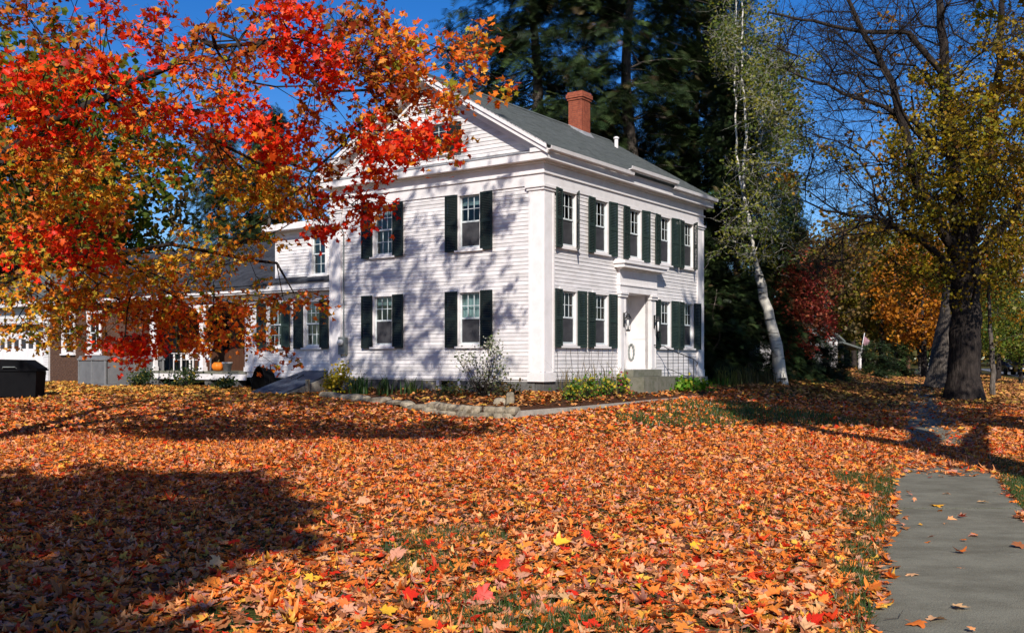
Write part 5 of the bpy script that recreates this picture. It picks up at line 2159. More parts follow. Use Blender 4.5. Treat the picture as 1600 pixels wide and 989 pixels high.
v2 = leaf_cloud(L_LOW, lp[~near], nrm[~near], size[~near] * 1.25, lc[~near], 0.1, rng=rng)
V, Fc, C = join([v1, v2])
obj('foliage', mesh_np('foliage', V - org, Fc, M['leaf'], C), mp_root, kind='stuff')


def make_tree(name, label, base, lines, tips, leaf_mask, pal, rng, leaf=(0.11, 0.16), per=12, tw=5, twl=0.5, bark='bark', tmpl=None, step=0.55, up=0.05, r_tip=0.008, jit=0.06, group=None, nsun=0.4, flat=0.6, twr=0.004):
    base = np.asarray(base, float)
    root = thing(name, label, 'tree', tuple(base), 0, group)
    P, par, r, fixed, tid, D = skeleton(lines, tips, rng, step=step, up=up, r_tip=r_tip, jit=jit)
    V, Fq = tubes(P, par, r, (fixed > 0) | (r > 0.05))
    obj('trunk', mesh_np('trunk', V - base, Fq, M[bark], smooth=True), root)
    a, b = twigs(tips, D[tid], tw, twl, rng, 0.75, flat)
    pc = [tubes(P, par, r, ~((fixed > 0) | (r > 0.05))), twig_mesh(a, b, twr, rng)]
    # second order twigs
    k = rng.integers(0, len(b), len(b))
    pc.append(twig_mesh(b[k] * 0.6 + a[k] * 0.4, b[k] + rng.normal(0, twl * 0.4, (len(b), 3)), twr * 0.7, rng))
    V, Fq = jq(pc)
    obj('twigs', mesh_np('twigs', V - base, Fq, M[bark]), root, kind='stuff')
    if leaf_mask.any():
        e = b.reshape(len(tips), tw, 3)[leaf_mask]
        t = tips[leaf_mask]
        m = len(t)
        s_ = rng.integers(0, tw, (m, per))
        ee = e[np.arange(m)[:, None], s_]
        q = (t[:, None] + (ee - t[:, None]) * rng.uniform(0.3, 1.15, (m, per, 1)) + rng.normal(0, twl * 0.16, (m, per, 3))).reshape(-1, 3)
        # whole sprays share a tone
        tone = np.repeat(pick(pal, m, rng, 0.2), per, axis=0)
        C0 = np.clip(0.55 * tone + 0.45 * pick(pal, m * per, rng, 0.2), 0.003, 0.9)
        V, Fc, C = leaf_cloud(tmpl or L_LOW, q, leaf_normals(len(q), rng, nsun, 0.3, 0.7), rng.uniform(leaf[0], leaf[1], len(q)), C0, 0.2, rng=rng)
        obj('crown', mesh_np('crown', V - base, Fc, M['leaf'], C), root)
    return root


# ---- big yellow maple by the sidewalk
rng = np.random.default_rng(5)
b0 = np.array([17.4, 38.2, 0.0])
PAL_OLIVE = [(32, (0.36, 0.25, 0.018)), (18, (0.62, 0.42, 0.02)), (20, (0.20, 0.09, 0.012)), (22, (0.18, 0.20, 0.02)), (8, (0.36, 0.13, 0.014))]
tp, lm = [], []
for (x, y, sx, sy, n, lf) in ((1500, 210, 70, 90, 170, 1), (1560, 300, 60, 70, 110, 1), (1440, 330, 40, 60, 60, 1), (1600, 140, 50, 90, 90, 1), (1470, 420, 60, 25, 30, 1), (1560, 420, 50, 30, 34, 1), (1420, 260, 30, 45, 26, 1),
                              (1330, 110, 60, 90, 150, 0), (1280, 60, 50, 60, 70, 0), (1400, 60, 60, 80, 130, 0), (1300, 250, 45, 70, 90, 0), (1350, 330, 50, 50, 70, 0), (1290, 400, 35, 28, 34, 0), (1230, 70, 30, 50, 26, 0),
                              (1480, 40, 60, 70, 90, 0), (1560, 40, 60, 70, 70, 0), (1400, -90, 130, 60, 90, 0), (1540, -90, 90, 60, 70, 0), (1640, 250, 60, 100, 70, 1), (1690, 100, 60, 100, 50, 1)):
    for _ in range(n):
        tp.append(at(x + rng.normal(0, sx * 0.6), y + rng.normal(0, sy * 0.6), rng.normal(38.2, 2.8)))
        lm.append(bool(lf) or rng.uniform() < 0.015)
tp = np.array(tp)
lm = np.array(lm)
flare = [b0 + [-0.02, 0, 0.9], b0 + [0.02, 0, 2.6], b0 + [0.05, 0, 5.0]]
lines = [([b0 + [0, 0, -0.15], b0 + [0, 0, 0.35], b0 + [-0.02, 0, 0.9]], 0.84, 0.60), (flare, 0.60, 0.54),
         ([b0 + [0.05, 0, 5.0], at(1492, 300, 38), at(1478, 150, 37.5), at(1462, -60, 37)], 0.34, 0.10),
         ([b0 + [0.05, 0, 5.0], at(1440, 300, 37), at(1395, 130, 36.5), at(1330, 10, 36), at(1300, -60, 36)], 0.26, 0.05),
         ([b0 + [0.05, 0, 5.0], at(1540, 290, 38.5), at(1560, 120, 39), at(1570, -60, 39)], 0.30, 0.08),
         ([b0 + [0, 0, 4.6], at(1440, 375, 37.5), at(1370, 340, 37), at(1290, 330, 36.5)], 0.18, 0.04),
         ([b0 + [0.05, 0, 5.0], at(1570, 350, 39), at(1640, 260, 40), at(1700, 120, 40.5)], 0.24, 0.06),
         ([at(1488, 250, 38), at(1430, 190, 37), at(1360, 160, 36.5), at(1230, 110, 36)], 0.14, 0.03),
         ([at(1474, 120, 37.5), at(1420, 52, 37), at(1350, 50, 36.5), at(1200, 20, 36)], 0.13, 0.035)]
make_tree('street_maple', 'large yellowing maple with bare upper branches beside the sidewalk', b0, lines, tp, lm, PAL_OLIVE, rng, (0.10, 0.17), 40, 6, 0.85, step=0.6, jit=0.09, r_tip=0.015, twr=0.008)

# old trunk behind it
rng = np.random.default_rng(6)
b1 = np.array([(1478 - 800) / F * 52.8, 52.8, 0.0])
tp = np.array([at(rng.normal(1450, 60), rng.normal(300, 90), rng.normal(53, 3)) for _ in range(160)])
make_tree('old_street_tree', 'old leaning tree with pale patched bark just behind the large street maple', b1,
          [([b1 + [-0.2, 0, -0.1], b1 + [0, 0, 0.7], b1 + [0.25, 0, 3.0], b1 + [0.6, 0, 6.0], b1 + [0.5, 0, 9]], 1.0, 0.35)], tp, np.ones(len(tp), bool),
          [(40, (0.42, 0.2, 0.02)), (30, (0.5, 0.28, 0.03)), (30, (0.2, 0.09, 0.02))], rng, (0.18, 0.28), 14, 5, 0.9, bark='bark_pale', step=0.8)
# slim trunk right of it
rng = np.random.default_rng(16)
b2 = np.array([(1551 - 800) / F * 43.0, 43.0, 0.0])
tp = np.array([at(rng.normal(1572, 28), rng.normal(430, 50), rng.normal(43, 1.2)) for _ in range(70)])
make_tree('young_street_tree', 'slim young tree with green and orange leaves right of the large street maple', b2,
          [([b2 + [0, 0, -0.1], b2 + [-0.03, 0, 2.0], b2 + [-0.15, 0, 4.0], b2 + [-0.2, 0, 6.0]], 0.13, 0.05)], tp, np.ones(len(tp), bool),
          [(40, (0.12, 0.17, 0.02)), (30, (0.5, 0.22, 0.02)), (30, (0.3, 0.24, 0.03))], rng, (0.12, 0.18), 16, 5, 0.55, bark='bark_pale', step=0.5)

# tree whose trunk shadow crosses the sidewalk (its trunk is right of the frame)
rng = np.random.default_rng(8)
b3 = np.array([7.0, 7.6, 0.0])
tp = []
while len(tp) < 820:
    p = np.array([rng.uniform(0.5, 15), rng.uniform(1.5, 16), rng.uniform(8, 23)])
    ix, iy = proj(p)
    if ((p[0] - 7.6) / 6.5) ** 2 + ((p[1] - 8.5) / 6.5) ** 2 + ((p[2] - 15.5) / 7.5) ** 2 > 1 or p[0] < 3.8 + 0.12 * p[2] or p[1] + KS * p[2] < 23.0 or (p[1] > 1 and iy > -30 and ix < 1545):
        continue
    tp.append(p)
tp = np.array(tp)
make_tree('verge_tree', 'tree on the verge just right of the view whose trunk shadow crosses the sidewalk', b3,
          [([b3 + [0, 0, -0.1], b3 + [0, 0, 0.4], b3 + [0.0, 0, 3], b3 + [0.1, 0.2, 6.5]], 0.64, 0.48),
           ([b3 + [0.1, 0.2, 6.5], b3 + [-0.6, 0.8, 9], b3 + [-0.8, 1.5, 13], b3 + [-0.6, 1.5, 19]], 0.30, 0.06),
           ([b3 + [0.1, 0.2, 6.5], b3 + [1.5, 0.4, 9], b3 + [2.2, 1.0, 13], b3 + [2.6, 1.0, 20]], 0.30, 0.06),
           ([b3 + [0.05, 0.1, 5.2], b3 + [1.4, 0.6, 7.0], b3 + [3.6, 1.4, 9.5], b3 + [5, 1.6, 14]], 0.26, 0.06)], tp, np.ones(len(tp), bool), PAL_OLIVE, rng, (0.2, 0.28), 30, 5, 0.6, step=0.6)

# next tree along the verge, its trunk also just outside the frame; its crown shades the big maple's trunk
rng = np.random.default_rng(28)
b7 = np.array([11.7, 20.6, 0.0])
tp = []
while len(tp) < 560:
    p = np.array([rng.uniform(6, 19.5), rng.uniform(15, 26), rng.uniform(6, 19)])
    ix, iy = proj(p)
    if ((p[0] - 13) / 6.2) ** 2 + ((p[1] - 20.5) / 5.2) ** 2 + ((p[2] - 12.5) / 6.3) ** 2 > 1 or (iy > -25 and ix < 1575 - 0.55 * max(0, 90 - iy)):
        continue
    tp.append(p)
tp = np.array(tp)
make_tree('verge_maple', 'maple on the verge at the right edge whose boughs hang into the upper right corner', b7,
          [([b7 + [0, 0, -0.1], b7 + [0, 0, 0.4], b7 + [0.0, 0, 3], b7 + [0.2, 0.1, 5.5]], 0.48, 0.36),
           ([b7 + [0.2, 0.1, 5.5], b7 + [0.6, 0.3, 9], b7 + [0.4, 0.2, 16]], 0.26, 0.06),
           ([b7 + [0.2, 0.1, 5.5], b7 + [1.6, -0.4, 8], b7 + [3.8, -0.5, 12]], 0.24, 0.06)], tp, np.ones(len(tp), bool), PAL_OLIVE, rng, (0.13, 0.2), 26, 5, 0.6, step=0.6)

# tree behind the viewer that shades the lower left of the lawn
rng = np.random.default_rng(18)
b4 = np.array([-8.2, -6.5, 0.0])
tp = []
while len(tp) < 640:
    p = np.array([rng.uniform(-14, -2.5), rng.uniform(-11, -2.5), rng.uniform(2.6, 13.0)])
    if (abs(p[0] + 7.3) / 4.9) ** 3 + (abs(p[1] + 6.5) / 3.8) ** 3 + (abs(p[2] - 8) / 4.7) ** 3 < 1:
        tp.append(p)
tp += [np.array([rng.normal(-3.1, 0.3), rng.normal(-4.4, 0.4), rng.normal(9.6, 0.3)]) for _ in range(7)]
tp = np.array(tp)
make_tree('shade_tree', 'dense leafy tree behind the viewer whose shadow darkens the lower left lawn', b4,
          [([b4 + [0, 0, -0.1], b4 + [0, 0, 3], b4 + [0.1, 0, 7], b4 + [0, 0, 12]], 0.4, 0.08)], tp, np.ones(len(tp), bool), PAL_ORG, rng, (0.22, 0.32), 40, 5, 0.7, step=0.7)

# ---- leaning birch
rng = np.random.default_rng(12)
Yb = 39.5
b5 = at(1222, 597, Yb)
b5[2] = gz(b5[0], b5[1])
tr1 = [b5 + [0, 0, -0.1], at(1216, 560, Yb), at(1203, 500, Yb), at(1186, 432, Yb)]
tr3 = [at(1186, 432, Yb), at(1172, 360, Yb - 0.2), at(1162, 290, Yb), at(1166, 200, Yb), at(1160, 90, Yb), at(1158, -60, Yb)]
tr2 = [at(1172, 360, Yb - 0.2), at(1150, 240, Yb + 0.5), at(1148, 120, Yb + 0.6), at(1150, 0, Yb + 0.6)]
tp = []
for (x, y, sx, sy, n) in ((1200, 120, 40, 80, 110), (1215, 200, 35, 70, 90), (1190, 300, 40, 60, 60), (1140, 60, 25, 50, 40), (1180, 380, 45, 30, 30), (1160, -60, 40, 40, 40)):
    for _ in range(n):
        tp.append(at(x + rng.normal(0, sx * 0.6), y + rng.normal(0, sy * 0.6), rng.normal(Yb, 1.5)))
tp = np.array(tp)
make_tree('birch_tree', 'leaning white barked birch with thin yellow green leaves right of the house', b5, [(tr1, 0.27, 0.18), (tr3, 0.075, 0.022), (tr2, 0.055, 0.018)], tp, np.ones(len(tp), bool),
          [(35, (0.15, 0.19, 0.028)), (40, (0.085, 0.125, 0.025)), (25, (0.30, 0.27, 0.04))], rng, (0.09, 0.15), 38, 6, 0.8, bark='birch', step=0.5, r_tip=0.006, flat=1.0)

# ---- red leaved small tree beyond the birch
rng = np.random.default_rng(13)
b6 = np.array([(1255 - 800) / F * 46, 46.0, 0.5])
tp = []
while len(tp) < 260:
    px_, py_ = rng.normal(1250, 30), rng.normal(475, 45)
    if ((px_ - 1250) / 60) ** 2 + ((py_ - 478) / 85) ** 2 < 1:
        tp.append(at(px_, py_, rng.normal(46, 1.3)))
tp = np.array(tp)
make_tree('dogwood_tree', 'small crimson leaved tree beyond the leaning birch', b6, [([b6 + [0, 0, -0.2], b6 + [-0.1, 0, 1.2], b6 + [-0.3, 0, 2.6]], 0.16, 0.06)], tp, np.ones(len(tp), bool),
          [(45, (0.58, 0.085, 0.07)), (30, (0.62, 0.16, 0.08)), (13, (0.24, 0.03, 0.03)), (12, (0.45, 0.22, 0.08))], rng, (0.10, 0.16), 22, 5, 0.5, step=0.5)

# ------------------------------------------------------------------ conifers
fr = [((0, 0.0), (0.02, 0.5), (0, 1.0), (-0.02, 0.5))]
FP, FT_ = [(-0.012, 0), (0.012, 0), (0, 1.0)], [(0, 1, 2)]
for i in range(7):
    y = 0.08 + 0.125 * i
    ll = 0.16 + 0.34 * (1 - y)
    for s_ in (-1, 1):
        b = len(FP)
        FP += [(s_ * 0.005, y - 0.036), (s_ * 0.005, y + 0.04), (s_ * ll, y + ll * 0.55)]
        FT_.append((b, b + 1, b + 2))
FROND = (np.array(FP), np.array(FT_))


def conifer_mesh(H, Rr, rng, dens=1.0, base=0.08, droop=0.5, fsize=(0.5, 0.95), shape=0.85, gaps=0.0):
    pos, nrm, spin_dir, csz, tone = [], [], [], [], []
    P, par, rr = [np.array([0, 0, -0.2])], [-1], [0.02 * H]
    nt_ = 24
    for i in range(1, nt_ + 1):
        P.append(np.array([0.15 * math.sin(i * 0.7), 0.15 * math.cos(i * 0.5), H * i / nt_]))
        par.append(i - 1)
        rr.append(max(0.02, 0.016 * H * (1 - i / nt_)))
    z = base * H
    while z < H * 0.985:
        f = z / H
        prof = Rr * ((1 - f) ** shape) * (0.75 + 0.5 * rng.uniform()) + 0.25
        for _ in range(rng.integers(3, 6)):
            az = rng.uniform(0, 2 * np.pi)
            if rng.uniform() < gaps:
                continue
            L = prof * rng.uniform(0.65, 1.1)
            rise = rng.uniform(-0.1, 0.25)
            k0 = int(round(f * nt_))
            n = max(3, int(L / 0.7))
            pa = k0
            st_ = P[k0].copy()
            st_[2] = z
            for j in range(1, n + 1):
                u = j / n
                q = st_ + np.array([math.cos(az), math.sin(az), 0]) * L * u + np.array([0, 0, L * (rise * u - droop * 0.55 * u * u)]) + rng.normal(0, 0.05, 3)
                P.append(q)
                par.append(pa)
                rr.append(max(0.008, 0.035 * (1 - u) * L / 3))
                pa = len(P) - 1
                m = int(rng.integers(15, 22) * dens * (0.95 + 0.5 * u))
                tn = rng.choice([0.45, 0.8, 1.2, 1.9], p=[0.3, 0.3, 0.25, 0.15])  # cluster tone puts lit and shaded clumps into the needle colour
                for _k in range(m):
                    tone.append(tn)
                    a2 = az + rng.normal(0, 0.85)
                    pos.append(q + rng.normal(0, 0.26, 3))
                    dr = np.array([math.cos(a2), math.sin(a2), rng.normal(-0.35, 0.28)])
                    spin_dir.append(dr / np.linalg.norm(dr))
                    csz.append(rng.uniform(*fsize) * 0.72 * (0.75 + 0.35 * (1 - f)))
        z += rng.uniform(0.27, 0.44) * (1 + 0.3 * (1 - f))
    pos = np.array(pos)
    d = np.array(spin_dir)
    N = len(pos)
    size = np.array(csz)
    up = np.array([0, -0.25, 1.0]) + rng.normal(0, 0.28, (N, 3))
    x = np.cross(d, up)
    x /= np.linalg.norm(x, axis=1, keepdims=True)
    nz = np.cross(x, d)
    Rm = np.stack([x, d, nz], -1)
    FPa, FTa = FROND
    n = len(FPa)
    L = np.stack([np.repeat(FPa[None, :, 0], N, 0), np.repeat(FPa[None, :, 1], N, 0), -0.25 * np.repeat((FPa[None, :, 1] ** 2), N, 0)], -1) * size[:, None, None]
    V = np.einsum('nij,nkj->nki', Rm, L) + pos[:, None]
    Fc = (FTa[None] + (np.arange(N) * n)[:, None, None]).reshape(-1, 3)
    pal = [(40, (0.022, 0.040, 0.014)), (35, (0.034, 0.058, 0.018)), (20, (0.055, 0.08, 0.026)), (5, (0.09, 0.065, 0.03))]
    C = np.repeat(pick(pal, N, rng, 0.25) * np.array(tone)[:, None], n, axis=0)
    tv, tf = tubes(np.array(P), np.array(par), np.array(rr))
    return mesh_np('trunk', tv, tf, M['bark_pale'], smooth=True), mesh_np('crown', V.reshape(-1, 3), Fc, M['needle'], C)


rng = np.random.default_rng(21)
CM = [conifer_mesh(27, 5.6, rng, 1.0, 0.10, 0.5, (0.6, 1.1), 0.55), conifer_mesh(25, 5.2, rng, 0.9, 0.08, 0.45, (0.6, 1.1), 0.55, 0.12), conifer_mesh(15, 3.4, rng, 1.1, 0.03, 0.4, (0.5, 0.9), 0.7), conifer_mesh(5, 2.0, rng, 1.5, 0.02, 0.2, (0.4, 0.7), 0.4)]


def conifer(kind, px_, Y_, label, scale=1.0, rz=0.0, name='hemlock_tree', group=None, wide=1.0):
    x = (px_ - 800) / F * Y_
    o = thing(name, label, 'tree', (x, Y_, gz(x, Y_)), rz, group)
    o.scale = (scale * wide, scale * wide, scale)
    obj('trunk', CM[kind][0], o)
    obj('crown', CM[kind][1], o)
    return o


G = 'dark evergreens behind the house'
conifer(0, 838, 47, 'tall dark hemlock behind the roof left of the chimney', 1.05, 0.4, group=G)
conifer(1, 985, 45, 'tall dark hemlock behind the roof right of the chimney', 1.12, 2.0, group=G)
conifer(0, 1088, 50, 'tall dark hemlock behind the far end of the house', 0.98, 3.3, group=G, wide=0.85)
conifer(2, 1150, 44, 'lower dark evergreen filling the gap between house and birch', 0.95, 1.0, group=G)
conifer(2, 1232, 50, 'small dark evergreen right of the birch trunk', 0.68, 2.4, group=G, wide=0.8)
G = 'dark evergreens left of the house'
conifer(2, 345, 60, 'dark pine behind the wing roof at the left', 0.98, 0.5, 'pine_tree', G)
conifer(2, 418, 58, 'dark pine behind the wing roof beside the dormer', 1.02, 4.1, 'pine_tree', G)
conifer(0, 100, 66, 'tall dark evergreen behind the wing at the far left', 0.8, 4.4, 'pine_tree', G)
G = 'dark evergreen shrubs'
for px_, Y_, s_, lb in ((1118, 40, 0.75, 'dark evergreen shrub just past the front corner of the house'), (1168, 42, 0.85, 'dark evergreen shrub left of the birch trunk'), (1268, 46, 0.42, 'dark evergreen shrub right of the birch trunk'),
                        (1304, 52, 0.36, 'dark evergreen shrub before the distant porch'), (1368, 72, 0.5, 'dark evergreen shrub on the far lawn left of the sidewalk'), (1405, 84, 0.55, 'dark evergreen shrub farther along the sidewalk')):
    conifer(3, px_, Y_, lb, s_, px_ * 0.1, 'evergreen_shrub', G, wide=1.25)['category'] = 'shrub'

# ------------------------------------------------------------------ background broadleaf trees (shared meshes)
def broad_mesh(H, Rr, pal, rng, n_tips=230, per=22, leaf=(0.22, 0.36), bare_f=0.0):
    base = np.zeros(3)
    tp = []
    while len(tp) < n_tips:
        p = rng.normal(0, 0.55, 3)
        if np.linalg.norm(p) < 1:
            p = p / max(np.linalg.norm(p), 1e-3) * np.linalg.norm(p) ** 0.5
            tp.append(np.array([p[0] * Rr, p[1] * Rr, H * 0.60 + p[2] * H * 0.40]))
    tp = np.array(tp)
    # lumpy outline
    lum = 1 + 0.25 * np.sin(tp[:, 0] * 1.3 + tp[:, 2]) * np.cos(tp[:, 1] * 1.1)
    tp[:, :2] *= lum[:, None]
    lines = [([base + [0, 0, -0.2], base + [0.1, 0, H * 0.2], base + [0.2, 0.1, H * 0.5], base + [0, 0, H * 0.8]], 0.025 * H, 0.05)]
    P, par, r, fixed, tid, D = skeleton(lines, tp, rng, step=0.9, r_tip=0.012)
    a, b = twigs(tp, D[tid], 4, 1.0, rng)
    V, Fq = jq([tubes(P, par, r), twig_mesh(a, b, 0.008, rng)])
    tm = mesh_np('trunk', V, Fq, M['bark'], smooth=True)
    keep = rng.uniform(0, 1, len(tp)) > bare_f
    e = b.reshape(len(tp), 4, 3)[keep]
    t = tp[keep]
    m = len(t)
    q = (t[:, None] + (e[np.arange(m)[:, None], rng.integers(0, 4, (m, per))] - t[:, None]) * rng.uniform(0.1, 1.2, (m, per, 1)) + rng.normal(0, 0.28, (m, per, 3))).reshape(-1, 3)
    tone = np.repeat(pick(pal, m, rng, 0.25), per, axis=0)
    C0 = np.clip(0.6 * tone + 0.4 * pick(pal, m * per, rng, 0.25), 0.003, 0.9)
    V, Fc, C = leaf_cloud(L_LOW, q, leaf_normals(len(q), rng, 0.35, 0.3, 0.75), rng.uniform(leaf[0], leaf[1], len(q)), C0, 0.15, rng=rng)
    return tm, mesh_np('crown', V, Fc, M['leaf'], C)


rng = np.random.default_rng(31)
BM = {'olive': broad_mesh(12, 4.6, [(40, (0.20, 0.19, 0.02)), (30, (0.34, 0.24, 0.02)), (30, (0.13, 0.12, 0.02))], rng),
      'orange': broad_mesh(12, 4.6, [(45, (0.60, 0.24, 0.02)), (30, (0.50, 0.15, 0.02)), (25, (0.32, 0.14, 0.02))], rng),
      'green': broad_mesh(12, 4.6, [(45, (0.08, 0.14, 0.02)), (35, (0.15, 0.19, 0.025)), (20, (0.30, 0.22, 0.03))], rng),
      'brown': broad_mesh(12, 4.4, [(50, (0.20, 0.11, 0.04)), (30, (0.28, 0.17, 0.05)), (20, (0.14, 0.12, 0.05))], rng, bare_f=0.55)}


def broad(kind, px_, Y_, H, label, rz=0.0, group='autumn trees along the street', wide=1.0):
    x = (px_ - 800) / F * Y_
    o = thing('autumn_tree', label, 'tree', (x, Y_, gz(x, Y_)), rz, group)
    s_ = H / 12.0
    o.scale = (s_ * wide, s_ * wide, s_)
    obj('trunk', BM[kind][0], o)
    obj('crown', BM[kind][1], o)
    return o


for a in (('olive', 1322, 98, 14.6, 'olive yellow tree above the distant white house', 0.3), ('olive', 1378, 92, 14.0, 'tall olive tree left of the far sidewalk', 1.1), ('orange', 1445, 84, 11.5, 'bright orange tree over the far sidewalk', 2.0),
          ('orange', 1408, 100, 11.5, 'low orange boughed tree left of the far sidewalk', 3.1), ('brown', 1290, 88, 13.5, 'thin brown half bare tree behind the crimson tree', 4.0), ('brown', 1350, 110, 16, 'half bare brown tree far behind the distant house', 5.0),
          ('orange', 1462, 92, 11.5, 'orange tree behind the old leaning street tree', 5.6), ('green', 1560, 74, 8.0, 'green tree right of the slim street tree across the road', 0.9), ('orange', 1612, 86, 14, 'orange tree across the road at the right edge', 1.7),
          ('green', 1530, 104, 10, 'green tree between the maple trunk and the slim tree', 2.6), ('olive', 1440, 130, 17, 'olive tree at the far end of the sidewalk', 3.7), ('green', 1595, 62, 5.5, 'low green tree at the right edge across the road', 4.3),
          ('orange', 1500, 120, 14, 'pale orange tree far beyond the maple trunk', 1.3), ('olive', 1335, 130, 15, 'distant olive tree at the end of the gardens', 2.2), ('green', 1240, 104, 13.5, 'green tree behind the crimson tree', 3.0),
          ('brown', 1400, 150, 17, 'farthest brown tree at the end of the street', 0.2)):
    broad(*a)
G = 'autumn trees behind the wing'
for a in (('green', 45, 62, 22, 'tall green tree behind the garage at the far left', 1.0), ('olive', -30, 58, 20, 'tall olive tree behind the left edge', 2.0), ('brown', 150, 72, 19, 'brown half bare tree behind the wing roof', 3.0), ('olive', 190, 80, 12.0, 'low olive tree behind the wing ridge', 4.2),
          ('green', 455, 66, 11, 'green tree behind the dormer roof', 0.6), ('orange', 30, 75, 16, 'orange tree far behind the garage', 2.8)):
    broad(*a, group=G)
# the far woods closing the view
n = 26000
a = rg.uniform(-0.62, 0.62, n)
dd = rg.uniform(170, 240, n)
zt = np.abs(rg.normal(0, 1, n)) * 4.5 + rg.uniform(0, 5, n)
zt = np.minimum(zt, 11 + 4 * vnoise(a * 60, dd * 0, 1.0, 2))
V, Fc, C = leaf_cloud(L_LOW, np.stack([dd * a, dd, zt], -1), leaf_normals(n, rg, 0.6, 0.2, 0.6), rg.uniform(0.9, 1.8, n), pick([(30, (0.12, 0.11, 0.03)), (25, (0.25, 0.14, 0.03)), (25, (0.07, 0.09, 0.03)), (20, (0.3, 0.2, 0.03))], n), 0.1)
obj('far_woods', mesh_np('far_woods', V, Fc, M['leaf'], C), kind='stuff')


# ------------------------------------------------------------------ shrubs and bed plants
def leafy(name, label, base, blobs, pal, n, leaf, stems, rng, cat='shrub', tmpl=None, up=0.3, group=None, stemc='bark', stem_r=0.008):
    base = np.asarray(base, float)
    o = thing(name, label, cat, tuple(base), 0, group)
    pts = []
    for (cx, cy, cz, rx, ry, rz_) in blobs:
        k = int(n / len(blobs))
        v = rng.normal(0, 0.5, (k, 3))
        pts.append(np.array([cx, cy, cz]) + v * np.array([rx, ry, rz_]))
    pts = np.concatenate(pts)
    pts[:, 2] = np.maximum(pts[:, 2], 0.03)
    V, Fc, C = leaf_cloud(tmpl or L_LOW, pts, leaf_normals(len(pts), rng, 0.4, up, 0.7), rng.uniform(leaf[0], leaf[1], len(pts)), pick(pal, len(pts), rng, 0.25), 0.2, rng=rng)
    obj('foliage', mesh_np('foliage', V, Fc, M['leaf'], C), o)
    k = rng.integers(0, len(pts), stems)
    a = np.stack([rng.normal(0, 0.06, stems), rng.normal(0, 0.06, stems), np.zeros(stems)], -1)
    V, Fq = twig_mesh(a, pts[k], stem_r, rng, 0.06)
    obj('stem', mesh_np('stem', V, Fq, M[stemc]), o, kind='stuff')
    return o


def blades(name, label, base, n, hgt, spread, c, rng, wid=0.012, cat='plant', group=None):
    base = np.asarray(base, float)
    o = thing(name, label, cat, tuple(base), 0, group)
    az = rng.uniform(0, 6.28, n)
    h_ = rng.uniform(0.5, 1.0, n) * hgt
    ln = rng.uniform(0.1, 0.6, n) * h_
    b = np.stack([rng.normal(0, spread, n), rng.normal(0, spread, n), np.zeros(n)], -1)
    dv = np.stack([np.cos(az), np.sin(az), 0 * az], -1)
    sd = np.stack([-np.sin(az), np.cos(az), 0 * az], -1) * wid
    m1 = b + dv * (ln * 0.3)[:, None] + np.stack([0 * h_, 0 * h_, h_ * 0.6], -1)
    t = b + dv * ln[:, None] + np.stack([0 * h_, 0 * h_, h_ * rng.uniform(0.75, 1.0, n)], -1)
    V = np.stack([b - sd, b + sd, m1 + sd, m1 - sd, t], 1).reshape(-1, 3)
    o5 = (np.arange(n) * 5)[:, None]
    C = np.repeat(pick(c, n, rng, 0.25), 5, axis=0)
    obj('blades', mesh_np('blades', V, [np.array([[0, 1, 2, 3]]) + o5, np.array([[3, 2, 4]]) + o5], M['leaf'], C), o)
    return o


def bedpos(lx, ly):
    """world point on the bed for house-local coordinates"""
    x, y, _ = h2w(lx, ly)
    d = np.linalg.norm(bedP[:, :2] - np.array([x, y]), axis=1)
    k = np.argsort(d)[:4]
    return np.array([x, y, float(np.mean(bedP[k, 2])) - 0.02])


rng = np.random.default_rng(51)
GRN = [(50, (0.06, 0.16, 0.02)), (30, (0.11, 0.24, 0.03)), (20, (0.28, 0.30, 0.04))]
YEL = [(50, (0.62, 0.46, 0.03)), (30, (0.42, 0.36, 0.04)), (20, (0.2, 0.24, 0.03))]
p = np.array([*h2w(-0.75, 6.75)[:2], 0.6])
leafy('yellow_shrub', 'feathery yellow shrub at the left corner of the gable wall', p, [(0, 0, 0.35, 0.35, 0.3, 0.35), (0.15, 0, 0.55, 0.25, 0.25, 0.4), (-0.2, 0, 0.3, 0.25, 0.25, 0.3)], YEL, 700, (0.05, 0.10), 60, rng)
# the rose bush at the corner, thin and pale leaved
p = bedpos(-0.9, 1.3)
leafy('rose_bush', 'sparse pale leaved rose bush before the gable wall near the corner', p, [(0.0, 0, 0.9, 0.55, 0.45, 0.55), (0.25, 0, 1.35, 0.3, 0.3, 0.35), (-0.45, 0, 1.0, 0.3, 0.3, 0.3), (0.4, -0.1, 0.7, 0.35, 0.3, 0.5), (0.05, 0, 0.5, 0.3, 0.3, 0.4)],
      [(52, (0.52, 0.52, 0.42)), (25, (0.12, 0.16, 0.06)), (23, (0.26, 0.28, 0.17))], 620, (0.05, 0.09), 110, rng)
blades('iris_clump', 'dark iris clump under the left gable window', bedpos(-0.6, 6.0), 60, 0.75, 0.16, [(60, (0.03, 0.08, 0.02)), (40, (0.06, 0.12, 0.03))], rng, 0.016, group='iris clumps along the gable wall')
blades('iris_clump', 'dark iris clump midway along the gable wall', bedpos(-0.6, 5.0), 50, 0.7, 0.18, [(60, (0.03, 0.07, 0.02)), (40, (0.06, 0.10, 0.03))], rng, 0.016, group='iris clumps along the gable wall')
blades('iris_clump', 'iris clump beside the small cellar window', bedpos(-0.5, 4.1), 36, 0.6, 0.14, [(60, (0.04, 0.10, 0.02)), (40, (0.10, 0.16, 0.03))], rng, 0.014, group='iris clumps along the gable wall')
leafy('leafy_plant', 'low bright green plant below the yellow shrub', bedpos(-1.1, 5.8), [(0, 0, 0.1, 0.3, 0.3, 0.12)], GRN, 120, (0.07, 0.12), 20, rng, 'plant', stemc='bark')
